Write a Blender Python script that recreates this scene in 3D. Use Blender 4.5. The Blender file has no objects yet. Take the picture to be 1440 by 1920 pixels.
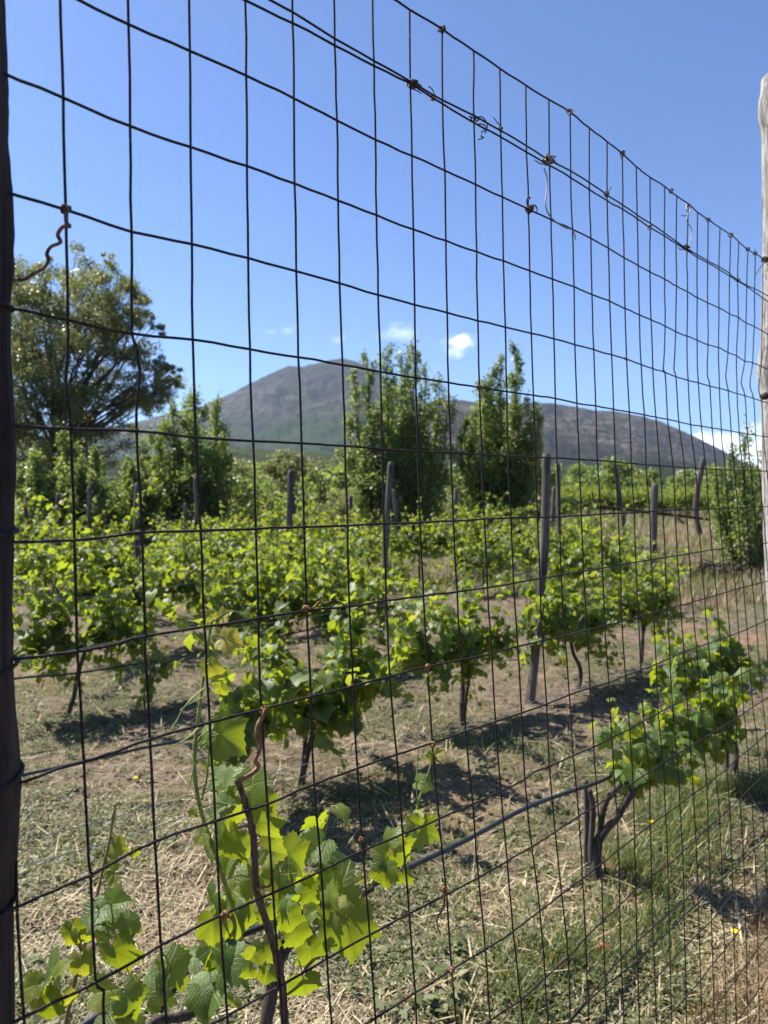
import bpy, math, random
import numpy as np
from mathutils import Vector

# ------------------------------------------------------------------ camera
S = bpy.context.scene
COL = S.collection
FPX, CX, HZ, CAMZ = 1380.0, 720.0, 925.0, 1.75
cam_d = bpy.data.cameras.new('camera')
cam = bpy.data.objects.new('camera', cam_d); COL.objects.link(cam)
cam.location = (0, 0, CAMZ); cam.rotation_euler = (math.radians(90), 0, 0)
cam_d.sensor_fit = 'VERTICAL'; cam_d.sensor_height = 36.0; cam_d.sensor_width = 27.0
cam_d.lens = FPX / 1920 * 36
cam_d.shift_y = -35.0 / 1920
cam_d.clip_start = 0.02; cam_d.clip_end = 60000
cam_d.dof.use_dof = True; cam_d.dof.focus_distance = 1.2; cam_d.dof.aperture_fstop = 6.8
S.camera = cam
S.view_settings.view_transform = 'Standard'; S.view_settings.look = 'None'
S.view_settings.exposure = 1.22; S.view_settings.gamma = 1.0
S.cycles.max_bounces = 8; S.cycles.transmission_bounces = 6; S.cycles.transparent_max_bounces = 8

SUN_EL, SUN_AZ = math.radians(51), math.radians(-62)     # azimuth from +Y, towards +X positive
sdir = Vector((math.cos(SUN_EL) * math.sin(SUN_AZ), math.cos(SUN_EL) * math.cos(SUN_AZ), math.sin(SUN_EL)))
sun_d = bpy.data.lights.new('sun', 'SUN'); sun_d.energy = 5.0; sun_d.angle = math.radians(0.5)
sun_d.color = (1.0, 0.94, 0.84)
sun = bpy.data.objects.new('sun', sun_d); COL.objects.link(sun)
sun.rotation_euler = (-sdir).to_track_quat('-Z', 'Y').to_euler()


class NT:
    """small node-tree writer"""
    def __init__(s, tree):
        s.t = tree; s.n = tree.nodes; s.l = tree.links; s.n.clear()

    def new(s, typ, **kw):
        n = s.n.new(typ)
        for k, v in kw.items():
            setattr(n, k, v)
        return n

    def link(s, a, b): s.l.new(a, b)

    def val(s, sock, v):
        if hasattr(v, 'is_output'): s.l.new(v, sock)
        else: sock.default_value = v

    def math(s, op, a, b=None, c=None, clamp=False):
        n = s.new('ShaderNodeMath', operation=op); n.use_clamp = clamp
        s.val(n.inputs[0], a)
        if b is not None: s.val(n.inputs[1], b)
        if c is not None: s.val(n.inputs[2], c)
        return n.outputs[0]

    def ramp(s, v, lo, hi, a=0.0, b=1.0):
        n = s.new('ShaderNodeMapRange'); n.clamp = True; n.interpolation_type = 'SMOOTHSTEP'
        s.val(n.inputs[0], v); s.val(n.inputs[1], lo); s.val(n.inputs[2], hi)
        s.val(n.inputs[3], a); s.val(n.inputs[4], b)
        return n.outputs[0]

    def mix(s, f, a, b, blend='MIX'):
        n = s.new('ShaderNodeMix', data_type='RGBA', blend_type=blend)
        s.val(n.inputs[0], f)
        s.val(n.inputs[6], a if hasattr(a, 'is_output') else (*a, 1.0))
        s.val(n.inputs[7], b if hasattr(b, 'is_output') else (*b, 1.0))
        return n.outputs[2]

    def noise(s, vec, scale, detail=4.0, rough=0.55):
        n = s.new('ShaderNodeTexNoise'); n.inputs['Scale'].default_value = scale
        n.inputs['Detail'].default_value = detail; n.inputs['Roughness'].default_value = rough
        if vec is not None: s.link(vec, n.inputs['Vector'])
        return n.outputs['Fac']

    def scale(s, vec, sc):
        n = s.new('ShaderNodeMapping'); s.link(vec, n.inputs[0]); n.inputs['Scale'].default_value = sc
        return n.outputs[0]


# ------------------------------------------------------------------ sky
W = bpy.data.worlds.new('World'); S.world = W; W.use_nodes = True
w = NT(W.node_tree)
sky = w.new('ShaderNodeTexSky', sky_type='NISHITA'); sky.sun_disc = False
sky.sun_elevation = SUN_EL; sky.sun_rotation = SUN_AZ
sky.altitude = 1800; sky.air_density = 0.9; sky.dust_density = 2.2; sky.ozone_density = 2.0
tc = w.new('ShaderNodeTexCoord'); sp = w.new('ShaderNodeSeparateXYZ'); w.link(tc.outputs['Generated'], sp.inputs[0])
yy = w.math('MAXIMUM', sp.outputs[1], 0.02)
ax = w.math('DIVIDE', sp.outputs[0], yy); ez = w.math('DIVIDE', sp.outputs[2], yy)
cn = w.noise(w.scale(tc.outputs['Generated'], (1, 1, 1.6)), 34.0, 6.0, 0.6)
cn2 = w.noise(w.scale(tc.outputs['Generated'], (1, 1, 2.2)), 12.0, 5.0, 0.6)
total = None
#  px centre, half sizes, density: small clouds above the ridge, the bank low on the right
for (px, py, hw, hh, k, hard) in ((862, 647, 42, 24, 0.9, 0.36), (752, 626, 62, 22, 0.5, 0.5), (637, 635, 18, 13, 0.34, 0.5),
                                  (537, 619, 18, 12, 0.3, 0.5), (508, 622, 14, 6, 0.15, 0.5), (1300, 838, 110, 36, 1.0, 0.25),
                                  (1420, 850, 110, 50, 1.1, 0.22)):
    dx = w.math('MULTIPLY', w.math('SUBTRACT', ax, (px - CX) / FPX), FPX / hw)
    dy = w.math('MULTIPLY', w.math('SUBTRACT', ez, (HZ - py) / FPX), FPX / hh)
    r2 = w.math('SQRT', w.math('ADD', w.math('MULTIPLY', dx, dx), w.math('MULTIPLY', dy, dy)))
    m = w.math('ADD', w.math('SUBTRACT', 1.0, r2), w.math('MULTIPLY', w.math('SUBTRACT', cn, 0.5), 2.6))
    m = w.math('MULTIPLY', w.ramp(m, 0.0, hard * 3), k)
    m = w.math('MULTIPLY', m, w.ramp(r2, 1.0, 1.6, 1.0, 0.0))
    total = m if total is None else w.math('MAXIMUM', total, m)
total = w.math('MULTIPLY', w.math('MINIMUM', total, 1.0), w.math('GREATER_THAN', sp.outputs[1], 0.1))
tint = w.mix(1.0, sky.outputs[0], (0.60, 0.77, 1.03), 'MULTIPLY')
skyc = w.mix(total, tint, (8.6, 9.3, 10.2))
bg = w.new('ShaderNodeBackground'); w.link(skyc, bg.inputs[0]); bg.inputs[1].default_value = 0.088
wo = w.new('ShaderNodeOutputWorld'); w.link(bg.outputs[0], wo.inputs[0])

# ------------------------------------------------------------------ helpers
rng = np.random.default_rng(7); random.seed(7)
_perm = np.random.default_rng(3).permutation(256); _perm = np.concatenate([_perm, _perm])
_grad = np.random.default_rng(4).uniform(-1, 1, 256)


def vnoise(x, y):
    xi = np.floor(x).astype(int); yi = np.floor(y).astype(int)
    fx = x - xi; fy = y - yi
    fx = fx * fx * (3 - 2 * fx); fy = fy * fy * (3 - 2 * fy)
    def g(a, b): return _grad[_perm[(_perm[a & 255] + b) & 255]]
    return ((g(xi, yi) * (1 - fx) + g(xi + 1, yi) * fx) * (1 - fy) + (g(xi, yi + 1) * (1 - fx) + g(xi + 1, yi + 1) * fx) * fy)


def fbm(x, y, o=4):
    r = 0; a = 1.0; f = 1.0
    for i in range(o):
        r = r + a * vnoise(x * f + 17.3 * i, y * f - 9.1 * i); a *= 0.5; f *= 2.03
    return r


def sstep(t):
    t = np.clip(t, 0, 1); return t * t * (3 - 2 * t)


def gh(x, y):
    """height of the ground"""
    x = np.asarray(x, float); y = np.asarray(y, float)
    d = np.hypot(x, y)
    z = 0.68 * sstep((y - 11) / 14) * sstep((x + 2.5) / 6)
    z = z + 0.030 * fbm(x * 0.9, y * 0.9, 3) + 0.016 * fbm(x * 5, y * 5, 3) * np.clip(1.4 - d / 25, 0, 1)
    row = (y - 1.0434 * x - 2.24)
    z = z + 0.05 * np.exp(-(row / 0.35) ** 2)
    z = z + np.clip(d - 60, 0, None) * 0.006 + 1.2 * fbm(x * 0.012, y * 0.012, 3) * np.clip((d - 45) / 150, 0, 1)
    return z


def ghs(x, y): return float(gh(x, y))


def at(px, py, Y):
    return np.array([(px - CX) / FPX * Y, Y, CAMZ - (py - HZ) / FPX * Y])


DIRV = np.array([0.6919, 0.7220, 0.0]); NRM = np.array([-0.7220, 0.6919, 0.0])


def F(px, py, off=0.0):
    """a point of the fence's own vertical plane (off: metres behind it)"""
    Y = (1.084 + off / 0.6919) / (1 - 1.0434 * (px - CX) / FPX)
    return at(px, py, Y)


def new_mesh(name, V, T, mat, parent=None, smooth=False, attrs=None):
    V = np.asarray(V, np.float32); T = np.asarray(T, np.int32)
    me = bpy.data.meshes.new(name)
    k = T.shape[1]
    me.vertices.add(len(V)); me.vertices.foreach_set('co', V.ravel())
    me.loops.add(T.size); me.loops.foreach_set('vertex_index', T.ravel())
    me.polygons.add(len(T)); me.polygons.foreach_set('loop_start', np.arange(0, T.size, k, dtype=np.int32))
    me.polygons.foreach_set('loop_total', np.full(len(T), k, np.int32))
    if smooth: me.polygons.foreach_set('use_smooth', np.ones(len(T), bool))
    me.update(calc_edges=True)
    for (an, dom, typ, arr) in (attrs or ()):
        a = me.attributes.new(an, typ, dom)
        a.data.foreach_set('vector' if typ == 'FLOAT_VECTOR' else 'value', np.asarray(arr, np.float32).ravel())
    me.materials.append(mat)
    o = bpy.data.objects.new(name, me); COL.objects.link(o)
    if parent is not None: o.parent = parent
    return o


def tag(o, label=None, cat=None, group=None, kind=None):
    if label: o['label'] = label
    if cat: o['category'] = cat
    if group: o['group'] = group
    if kind: o['kind'] = kind
    return o


def empty(name, loc, rz=0.0):
    o = bpy.data.objects.new(name, None); COL.objects.link(o)
    o.location = loc; o.rotation_euler = (0, 0, rz); o.empty_display_size = 0.1
    return o


def copy_tree(o, parent=None):
    c = o.copy(); COL.objects.link(c); c.parent = parent
    for ch in o.children: copy_tree(ch, c)
    return c


class Buf:
    """collects quads of tubes and other shapes into one mesh"""
    def __init__(s): s.V = []; s.T = []; s.n = 0

    def add(s, V, T):
        s.V.append(V); s.T.append(np.asarray(T) + s.n); s.n += len(V)

    def tube(s, pts, rad, seg=6, cap=True, lump=0.0, seed=0):
        P = np.asarray(pts, float); n = len(P)
        R = np.full(n, rad, float) if np.isscalar(rad) else np.asarray(rad, float)
        tan = np.gradient(P, axis=0); tan /= np.linalg.norm(tan, axis=1)[:, None] + 1e-12
        up = np.array([0, 0, 1.0]) if abs(tan[0][2]) < 0.9 else np.array([1.0, 0, 0])
        u = np.cross(tan[0], up); u /= np.linalg.norm(u)
        V = []
        ang = np.arange(seg) / seg * 2 * math.pi
        r_ = np.random.default_rng(seed)
        ph = r_.uniform(0, 6.28, 4)
        for i in range(n):
            u = u - tan[i] * np.dot(u, tan[i]); u /= np.linalg.norm(u) + 1e-12
            v = np.cross(tan[i], u)
            rr = R[i] * (1 + lump * (0.5 * np.sin(3 * ang + ph[0] + i * 0.4) + 0.4 * np.sin(5 * ang + ph[1] - i * 0.23) + r_.normal(0, 0.35, seg))) if lump else R[i]
            V.append(P[i] + (np.cos(ang) * rr)[:, None] * u + (np.sin(ang) * rr)[:, None] * v)
        V = np.concatenate(V)
        T = []
        for i in range(n - 1):
            for j in range(seg):
                a = i * seg + j; b = i * seg + (j + 1) % seg
                T.append((a, b, b + seg, a + seg))
        if cap:
            V = np.vstack([V, P[0], P[-1]]); c0, c1 = n * seg, n * seg + 1
            for j in range(0, seg, 2):
                T.append((c0, (j + 2) % seg, (j + 1) % seg, j)) if seg % 2 == 0 else None
                k = (n - 1) * seg
                T.append((c1, k + j, k + (j + 1) % seg, k + (j + 2) % seg)) if seg % 2 == 0 else None
        s.add(V, T)

    def build(s, name, mat, parent=None, smooth=True, attrs=None):
        return new_mesh(name, np.concatenate(s.V), np.concatenate(s.T), mat, parent, smooth, attrs)


def smooth_line(pts, k=4):
    P = np.asarray(pts, float); n = len(P); out = []
    for i in range(n - 1):
        p0 = P[max(i - 1, 0)]; p1 = P[i]; p2 = P[i + 1]; p3 = P[min(i + 2, n - 1)]
        for j in range(k):
            t = j / k
            out.append(0.5 * ((2 * p1) + (-p0 + p2) * t + (2 * p0 - 5 * p1 + 4 * p2 - p3) * t * t + (-p0 + 3 * p1 - 3 * p2 + p3) * t ** 3))
    out.append(P[-1]); return np.array(out)


# ------------------------------------------------------------------ materials
def mat(name):
    m = bpy.data.materials.new(name); m.use_nodes = True
    return m, NT(m.node_tree)


def finish(nt, shader, disp=None):
    o = nt.new('ShaderNodeOutputMaterial'); nt.link(shader, o.inputs[0])


def principled(nt, color, rough=0.7, spec=0.4, metal=0.0, bump=None, bstr=0.5, bdist=0.01):
    p = nt.new('ShaderNodeBsdfPrincipled')
    nt.val(p.inputs['Base Color'], color if hasattr(color, 'is_output') else (*color, 1))
    nt.val(p.inputs['Roughness'], rough); nt.val(p.inputs['Metallic'], metal)
    p.inputs['Specular IOR Level'].default_value = spec
    if bump is not None:
        b = nt.new('ShaderNodeBump'); nt.link(bump, b.inputs['Height'])
        b.inputs['Strength'].default_value = bstr; b.inputs['Distance'].default_value = bdist
        nt.link(b.outputs[0], p.inputs['Normal'])
    return p.outputs[0]


def m_wood(name, c0, c1, sc=30, stretch=0.06, bump=0.004):
    m, t = mat(name); o = t.new('ShaderNodeTexCoord').outputs['Object']
    g = t.noise(t.scale(o, (1, 1, stretch)), sc, 6, 0.65)
    g2 = t.noise(t.scale(o, (1, 1, stretch * 3)), sc * 2.7, 4, 0.6)
    k = t.ramp(g, 0.36, 0.62); k2 = t.ramp(g2, 0.35, 0.5)
    c = t.mix(k, c0, c1); c = t.mix(t.math('MULTIPLY', t.math('SUBTRACT', 1.0, k2), 0.5), c, tuple(v * 0.35 for v in c0))
    h = t.math('ADD', g, t.math('MULTIPLY', g2, 0.6))
    finish(t, principled(t, c, 0.85, 0.25, bump=h, bstr=0.9, bdist=bump)); return m


def m_leaf(name, dark, light, young, trans, veins=False, rough=0.42, tw=0.5):
    m, t = mat(name)
    lv = t.new('ShaderNodeAttribute', attribute_name='lv').outputs['Fac']
    ly = t.new('ShaderNodeAttribute', attribute_name='ly').outputs['Fac']
    c = t.mix(lv, dark, light); c = t.mix(ly, c, young)
    tcx = t.mix(ly, t.mix(lv, tuple(v * 0.75 for v in trans), trans), (0.62, 0.52, 0.06))
    bump = None
    ob = t.new('ShaderNodeTexCoord').outputs['Object']
    if veins:
        a = t.new('ShaderNodeAttribute', attribute_name='luv').outputs['Vector']
        s_ = t.new('ShaderNodeSeparateXYZ'); t.link(a, s_.inputs[0])
        x = t.math('ABSOLUTE', s_.outputs[0]); y = s_.outputs[1]
        best = None
        for deg in (0, 50, 108):
            r = math.radians(deg); sn, cs = math.sin(r), math.cos(r)
            dd = t.math('ABSOLUTE', t.math('SUBTRACT', t.math('MULTIPLY', x, cs), t.math('MULTIPLY', y, sn)))
            al = t.math('ADD', t.math('MULTIPLY', x, sn), t.math('MULTIPLY', y, cs))
            dm = t.math('ADD', dd, t.math('MULTIPLY', t.math('LESS_THAN', al, 0.0), 5.0))
            # side veins: a saw of al + |dd| near this main vein
            sv = t.math('PINGPONG', t.math('SUBTRACT', al, t.math('MULTIPLY', dd, 0.9)), 0.085)
            dm = t.math('MINIMUM', dm, t.math('ADD', t.math('MULTIPLY', sv, 0.9), 0.012 if deg == 0 else 0.02))
            best = dm if best is None else (t.math('MINIMUM', best, dm))
        v = t.ramp(best, 0.006, 0.03, 1.0, 0.0)
        c = t.mix(t.math('MULTIPLY', v, 0.5), c, (0.24, 0.32, 0.09))
        tcx = t.mix(t.math('MULTIPLY', v, 0.55), tcx, tuple(q * 0.45 for q in trans))
        bump = t.math('ADD', t.math('MULTIPLY', v, -0.6), t.noise(ob, 260, 3))
    spot = t.ramp(t.noise(ob, 60, 3), 0.35, 0.7, 0.82, 1.12)
    cc = t.new('ShaderNodeHueSaturation'); t.link(c, cc.inputs['Color']); t.link(spot, cc.inputs['Value'])
    p = t.new('ShaderNodeBsdfPrincipled'); t.link(cc.outputs[0], p.inputs['Base Color'])
    p.inputs['Roughness'].default_value = rough; p.inputs['Specular IOR Level'].default_value = 0.5
    tr = t.new('ShaderNodeBsdfTranslucent'); t.link(tcx, tr.inputs[0])
    if bump is not None:
        b = t.new('ShaderNodeBump'); t.link(bump, b.inputs['Height']); b.inputs['Strength'].default_value = 0.5
        b.inputs['Distance'].default_value = 0.002; t.link(b.outputs[0], p.inputs['Normal'])
    mx = t.new('ShaderNodeMixShader'); mx.inputs[0].default_value = tw
    t.link(p.outputs[0], mx.inputs[1]); t.link(tr.outputs[0], mx.inputs[2])
    finish(t, mx.outputs[0]); return m


def m_plain(name, c, rough=0.7, spec=0.3, metal=0.0, var=0.0, vsc=40, bdist=0.002):
    m, t = mat(name); o = t.new('ShaderNodeTexCoord').outputs['Object']
    n = t.noise(o, vsc, 4)
    col = t.mix(t.ramp(n, 0.35, 0.65), tuple(v * (1 - var) for v in c), tuple(min(1, v * (1 + var)) for v in c))
    finish(t, principled(t, col, rough, spec, metal, n, 0.6, bdist)); return m


M = {}
M['wire'], t = mat('rusty_wire')
o_ = t.new('ShaderNodeTexCoord').outputs['Object']
rn = t.noise(o_, 300, 3); rn2 = t.noise(o_, 9, 3)
cc = t.mix(t.ramp(rn, 0.45, 0.7), (0.012, 0.009, 0.010), (0.045, 0.026, 0.020))
cc = t.mix(t.ramp(rn, 0.66, 0.74), cc, (0.20, 0.19, 0.18)); cc = t.mix(t.math('MULTIPLY', t.ramp(rn2, 0.5, 0.68), 0.4), cc, (0.06, 0.03, 0.018))  # pale specks are zinc glints painted into the colour, browner patches over them
finish(t, principled(t, cc, 0.7, 0.3, 0.1, rn, 0.8, 0.0006))
M['tie'] = m_plain('old_tie_wire', (0.055, 0.035, 0.024), 0.55, 0.5, 0.4, 0.6, 200, 0.0005)
M['tie_bright'] = m_plain('grey_tie_wire', (0.22, 0.20, 0.18), 0.45, 0.5, 0.6, 0.4, 200, 0.0005)
M['tendril'] = m_plain('dried_tendril', (0.20, 0.085, 0.035), 0.6, 0.4, 0.0, 0.5, 120, 0.0006)
M['cane'] = m_wood('brown_cane', (0.070, 0.036, 0.024), (0.165, 0.10, 0.07), 160, 0.05, 0.001)
M['dark_post'] = m_wood('dark_post_wood', (0.018, 0.011, 0.009), (0.066, 0.044, 0.036), 34, 0.05, 0.010)
M['pale_post'] = m_wood('weathered_pale_wood', (0.15, 0.137, 0.125), (0.50, 0.475, 0.445), 60, 0.09, 0.016)
M['vine_post'] = m_wood('grey_stake_wood', (0.045, 0.038, 0.033), (0.15, 0.132, 0.115), 22, 0.05, 0.006)
M['bark'] = m_wood('vine_bark', (0.035, 0.026, 0.022), (0.10, 0.08, 0.065), 60, 0.15, 0.006)
M['tree_bark'] = m_wood('tree_bark', (0.05, 0.042, 0.034), (0.13, 0.115, 0.095), 10, 0.2, 0.02)
M['shoot'] = m_plain('green_shoot', (0.20, 0.26, 0.055), 0.5, 0.4, 0, 0.3, 60, 0.0005)
M['red_shoot'] = m_plain('reddish_shoot', (0.21, 0.13, 0.055), 0.5, 0.4, 0, 0.3, 60, 0.0005)
M['hose'] = m_plain('black_hose', (0.018, 0.024, 0.030), 0.38, 0.5, 0, 0.3, 30, 0.0005)
M['steel'] = m_plain('galvanised_wire', (0.26, 0.27, 0.28), 0.45, 0.5, 0.7, 0.3, 90, 0.0002)
M['rust_pipe'] = m_plain('rusty_pipe', (0.050, 0.024, 0.020), 0.8, 0.2, 0.1, 0.4, 5, 0.002)
M['vleaf'] = m_leaf('vine_leaf', (0.034, 0.068, 0.014), (0.135, 0.190, 0.045), (0.30, 0.27, 0.045), (0.37, 0.46, 0.025), False, 0.50)
M['vleaf_near'] = m_leaf('vine_leaf_veined', (0.036, 0.082, 0.018), (0.105, 0.18, 0.032), (0.36, 0.30, 0.04), (0.40, 0.48, 0.014), True, 0.42)
M['poplar'] = m_leaf('poplar_leaf', (0.050, 0.075, 0.020), (0.180, 0.235, 0.080), (0.30, 0.34, 0.12), (0.34, 0.44, 0.09), False, 0.42, 0.5)
M['olive'] = m_leaf('grey_green_leaf', (0.060, 0.080, 0.035), (0.190, 0.215, 0.105), (0.32, 0.33, 0.18), (0.34, 0.38, 0.11), False, 0.36, 0.42)
M['weed'] = m_leaf('weed_leaf', (0.065, 0.085, 0.032), (0.175, 0.190, 0.090), (0.30, 0.28, 0.13), (0.20, 0.28, 0.06), False, 0.55, 0.35)
M['grass'] = m_leaf('green_grass', (0.055, 0.095, 0.026), (0.130, 0.170, 0.055), (0.36, 0.30, 0.13), (0.24, 0.32, 0.06), False, 0.5, 0.35)
M['straw'] = m_leaf('dry_straw', (0.15, 0.11, 0.065), (0.50, 0.40, 0.23), (0.68, 0.57, 0.38), (0.28, 0.21, 0.10), False, 0.6, 0.2)

# soil, fields
M['ground'], t = mat('vineyard_ground')
pos = t.new('ShaderNodeNewGeometry').outputs['Position']
n1 = t.noise(pos, 1.1, 5); n2 = t.noise(pos, 9, 6, 0.65); n3 = t.noise(pos, 70, 4, 0.7); n4 = t.noise(pos, 0.35, 3)
soil = t.mix(t.ramp(n2, 0.35, 0.65), (0.078, 0.059, 0.042), (0.205, 0.158, 0.112))
soil = t.mix(t.math('MULTIPLY', t.ramp(n3, 0.5, 0.68), 0.55), soil, (0.38, 0.30, 0.185))
grn = t.mix(t.ramp(n3, 0.35, 0.65), (0.032, 0.046, 0.018), (0.095, 0.110, 0.048))
soil = t.mix(t.math('MULTIPLY', t.ramp(n1, 0.50, 0.62), t.ramp(n2, 0.40, 0.55, 0.2, 0.8)), soil, grn)
soil = t.mix(t.math('MULTIPLY', t.ramp(n4, 0.55, 0.68), 0.35), soil, (0.34, 0.20, 0.105))
ln = t.new('ShaderNodeVectorMath', operation='LENGTH'); t.link(pos, ln.inputs[0]); dist = ln.outputs['Value']
f1 = t.noise(pos, 0.030, 4); f2 = t.noise(pos, 0.25, 5)
fld = t.mix(t.ramp(f2, 0.38, 0.62), (0.042, 0.062, 0.020), (0.12, 0.135, 0.050))
fld = t.mix(t.math('MULTIPLY', t.ramp(f1, 0.5, 0.6), 0.6), fld, (0.17, 0.17, 0.085))
gc = t.mix(t.ramp(dist, 28, 60), soil, fld)
finish(t, principled(t, gc, 0.95, 0.15, 0, t.math('ADD', t.math('MULTIPLY', n2, 1.2), t.math('MULTIPLY', n3, 0.45)), 1.0, 0.035))


def m_mount(name, g0, g1, green, gl, gh_, sc):
    m, t = mat(name); pos = t.new('ShaderNodeNewGeometry').outputs['Position']
    pos = t.scale(pos, (1, .6, 2.2)); a = t.noise(pos, 0.0030 * sc, 6, 0.6); b = t.noise(pos, 0.03 * sc, 5, 0.7); c_ = t.noise(pos, 0.0012 * sc, 3)
    col = t.mix(t.ramp(t.math('ADD', t.math('MULTIPLY', b, .5), t.math('MULTIPLY', t.noise(pos, 0.010 * sc, 5, .6), .5)), 0.44, 0.56), g0, g1); col = t.mix(t.math('MULTIPLY', t.ramp(c_, 0.46, 0.60), 0.7), col, g0); col = t.mix(t.math('MULTIPLY', t.ramp(t.noise(pos, 0.008 * sc, 4), 0.52, 0.62), 0.5), col, green)
    s_ = t.new('ShaderNodeSeparateXYZ'); t.link(t.new('ShaderNodeNewGeometry').outputs['Position'], s_.inputs[0])
    low = t.ramp(s_.outputs[2], gl, gh_, 1.0, 0.0)
    k = t.math('ADD', t.math('MULTIPLY', low, 0.55), t.math('SUBTRACT', a, 0.5))
    col = t.mix(t.ramp(k, 0.02, 0.22), col, t.mix(t.ramp(b, 0.4, 0.6), tuple(v * 0.6 for v in green), green))
    finish(t, principled(t, col, 1.0, 0.05, 0, b, 0.8, 12.0)); return m


M['volcano'] = m_mount('volcano_slopes', (0.010, 0.011, 0.015), (0.075, 0.068, 0.066), (0.030, 0.048, 0.020), 60, 420, 1)
M['ridge'] = m_mount('ridge_slopes', (0.010, 0.010, 0.012), (0.105, 0.085, 0.080), (0.018, 0.026, 0.014), 20, 130, 2.5)
M['hill'] = m_mount('wooded_foothill', (0.045, 0.060, 0.024), (0.085, 0.105, 0.040), (0.030, 0.045, 0.017), -10, 60, 6)
M['white_wall'] = m_plain('white_plaster', (0.50, 0.48, 0.45), 0.8, 0.2, 0, 0.08, 2)
M['roof'] = m_plain('grey_roof', (0.36, 0.33, 0.31), 0.8, 0.2, 0, 0.2, 3)
M['window'] = m_plain('dark_window', (0.03, 0.035, 0.04), 0.2, 0.5)
M['flower'] = m_plain('yellow_petals', (0.75, 0.55, 0.02), 0.6, 0.2)
M['terracotta'] = m_plain('terracotta_shard', (0.46, 0.15, 0.075), 0.85, 0.2, 0, 0.25, 60)

# ------------------------------------------------------------------ ground sheet
NA = 1080; rr = np.concatenate([[0.0], np.geomspace(0.5, 60, 330), np.geomspace(62, 2600, 70)])
th = np.arange(NA) / NA * 2 * math.pi
Rg, Tg = np.meshgrid(rr[1:], th, indexing='ij')
X = Rg * np.sin(Tg); Y = Rg * np.cos(Tg); Z = gh(X, Y)
V = np.vstack([[0, 0, ghs(0, 0)], np.stack([X, Y, Z], -1).reshape(-1, 3)])
i = np.arange(len(rr) - 2)[:, None]; j = np.arange(NA)[None]
a = 1 + i * NA + j; b = 1 + i * NA + (j + 1) % NA
Q = np.stack([a, a + NA, b + NA, b], -1).reshape(-1, 4)
g = new_mesh('ground', V, Q, M['ground'], smooth=True); tag(g, kind='structure')
jj = np.arange(NA); me = g.data


# ------------------------------------------------------------------ mountains
def heightfield(name, prof, D, s0, s1, ns, nr, t0, t1, power, mt, namp, nfreq, base=-20, ravine=0.006):
    s = np.linspace(s0, s1, ns); t = np.linspace(t0, t1, nr)
    px = [p[0] for p in prof]; py = [p[1] for p in prof]
    H = (HZ - np.interp(s, px, py)) / FPX * D + CAMZ
    Tm, Sm = np.meshgrid(t, s, indexing='ij')
    up = np.clip((Tm - t0) / (1 - t0), 0, 1) ** power
    dn = 1 - 0.55 * sstep((Tm - 1) / (t1 - 1))
    gz = np.where(Tm < 1, up, dn)
    Y = Tm * D; X = (Sm - CX) / FPX * Y
    rav = np.abs(fbm(Sm * nfreq + 2.5 * fbm(Sm * .01, Tm * 5, 2), Tm * 5.0, 5))
    Z = np.interp(Sm, s, H) * gz * (1 - ravine * rav * (1 - gz ** 6) * 4) + base * (1 - gz)
    rid = np.abs(fbm(X * 0.0035 + 3 * vnoise(X * .001, Y * .001), Y * 0.0016, 5))
    Z = Z - namp * 2.2 * rid * (0.06 + 0.94 * (1 - gz ** 5)) * gz ** .5 + namp * fbm(X * 0.004, Y * 0.004, 5) * (0.10 + 0.9 * (1 - gz ** 4)) + namp * 0.10 * fbm(X * 0.03, Y * 0.03, 3)
    V = np.stack([X, Y, Z], -1).reshape(-1, 3)
    i = np.arange(nr - 1)[:, None]; j = np.arange(ns - 1)[None]; a = i * ns + j
    Q = np.stack([a, a + 1, a + 1 + ns, a + ns], -1).reshape(-1, 4)
    return tag(new_mesh(name, V, Q, mt, smooth=True), kind='structure')


heightfield('volcano', [(-900, 905), (-300, 860), (0, 825), (100, 812), (230, 797), (270, 787), (330, 770), (380, 760), (400, 751), (440, 733), (480, 711), (520, 693),
                        (541, 686), (568, 688), (590, 682), (625, 674), (645, 671.5), (665, 676), (690, 689), (720, 706), (760, 728), (800, 752), (850, 785),
                        (900, 815), (1100, 880), (1500, 915)], 4600, -900, 1500, 900, 150, 0.34, 1.35, 1.45, M['volcano'], 40, 0.035)
heightfield('mountain_ridge', [(300, 915), (600, 850), (700, 785), (780, 756), (840, 747), (870, 751), (905, 756), (960, 758), (1000, 758), (1030, 755), (1060, 759),
                               (1100, 765), (1160, 771), (1200, 778), (1240, 789), (1280, 805), (1310, 821), (1340, 837), (1370, 854), (1400, 869), (1450, 890), (1600, 920), (1900, 925)],
            3000, 300, 1900, 800, 130, 0.36, 1.3, 1.15, M['ridge'], 26, 0.06, ravine=0.008)
heightfield('hill', [(-900, 880), (0, 872), (300, 858), (420, 838), (500, 842), (560, 846), (640, 850), (800, 858), (1000, 868), (1060, 872), (1150, 872), (1250, 878),
                     (1330, 886), (1420, 900), (1700, 915), (2300, 918)], 900, -900, 2300, 900, 100, 0.4, 1.3, 1.1, M['hill'], 8, 0.05, base=-6)

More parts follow.
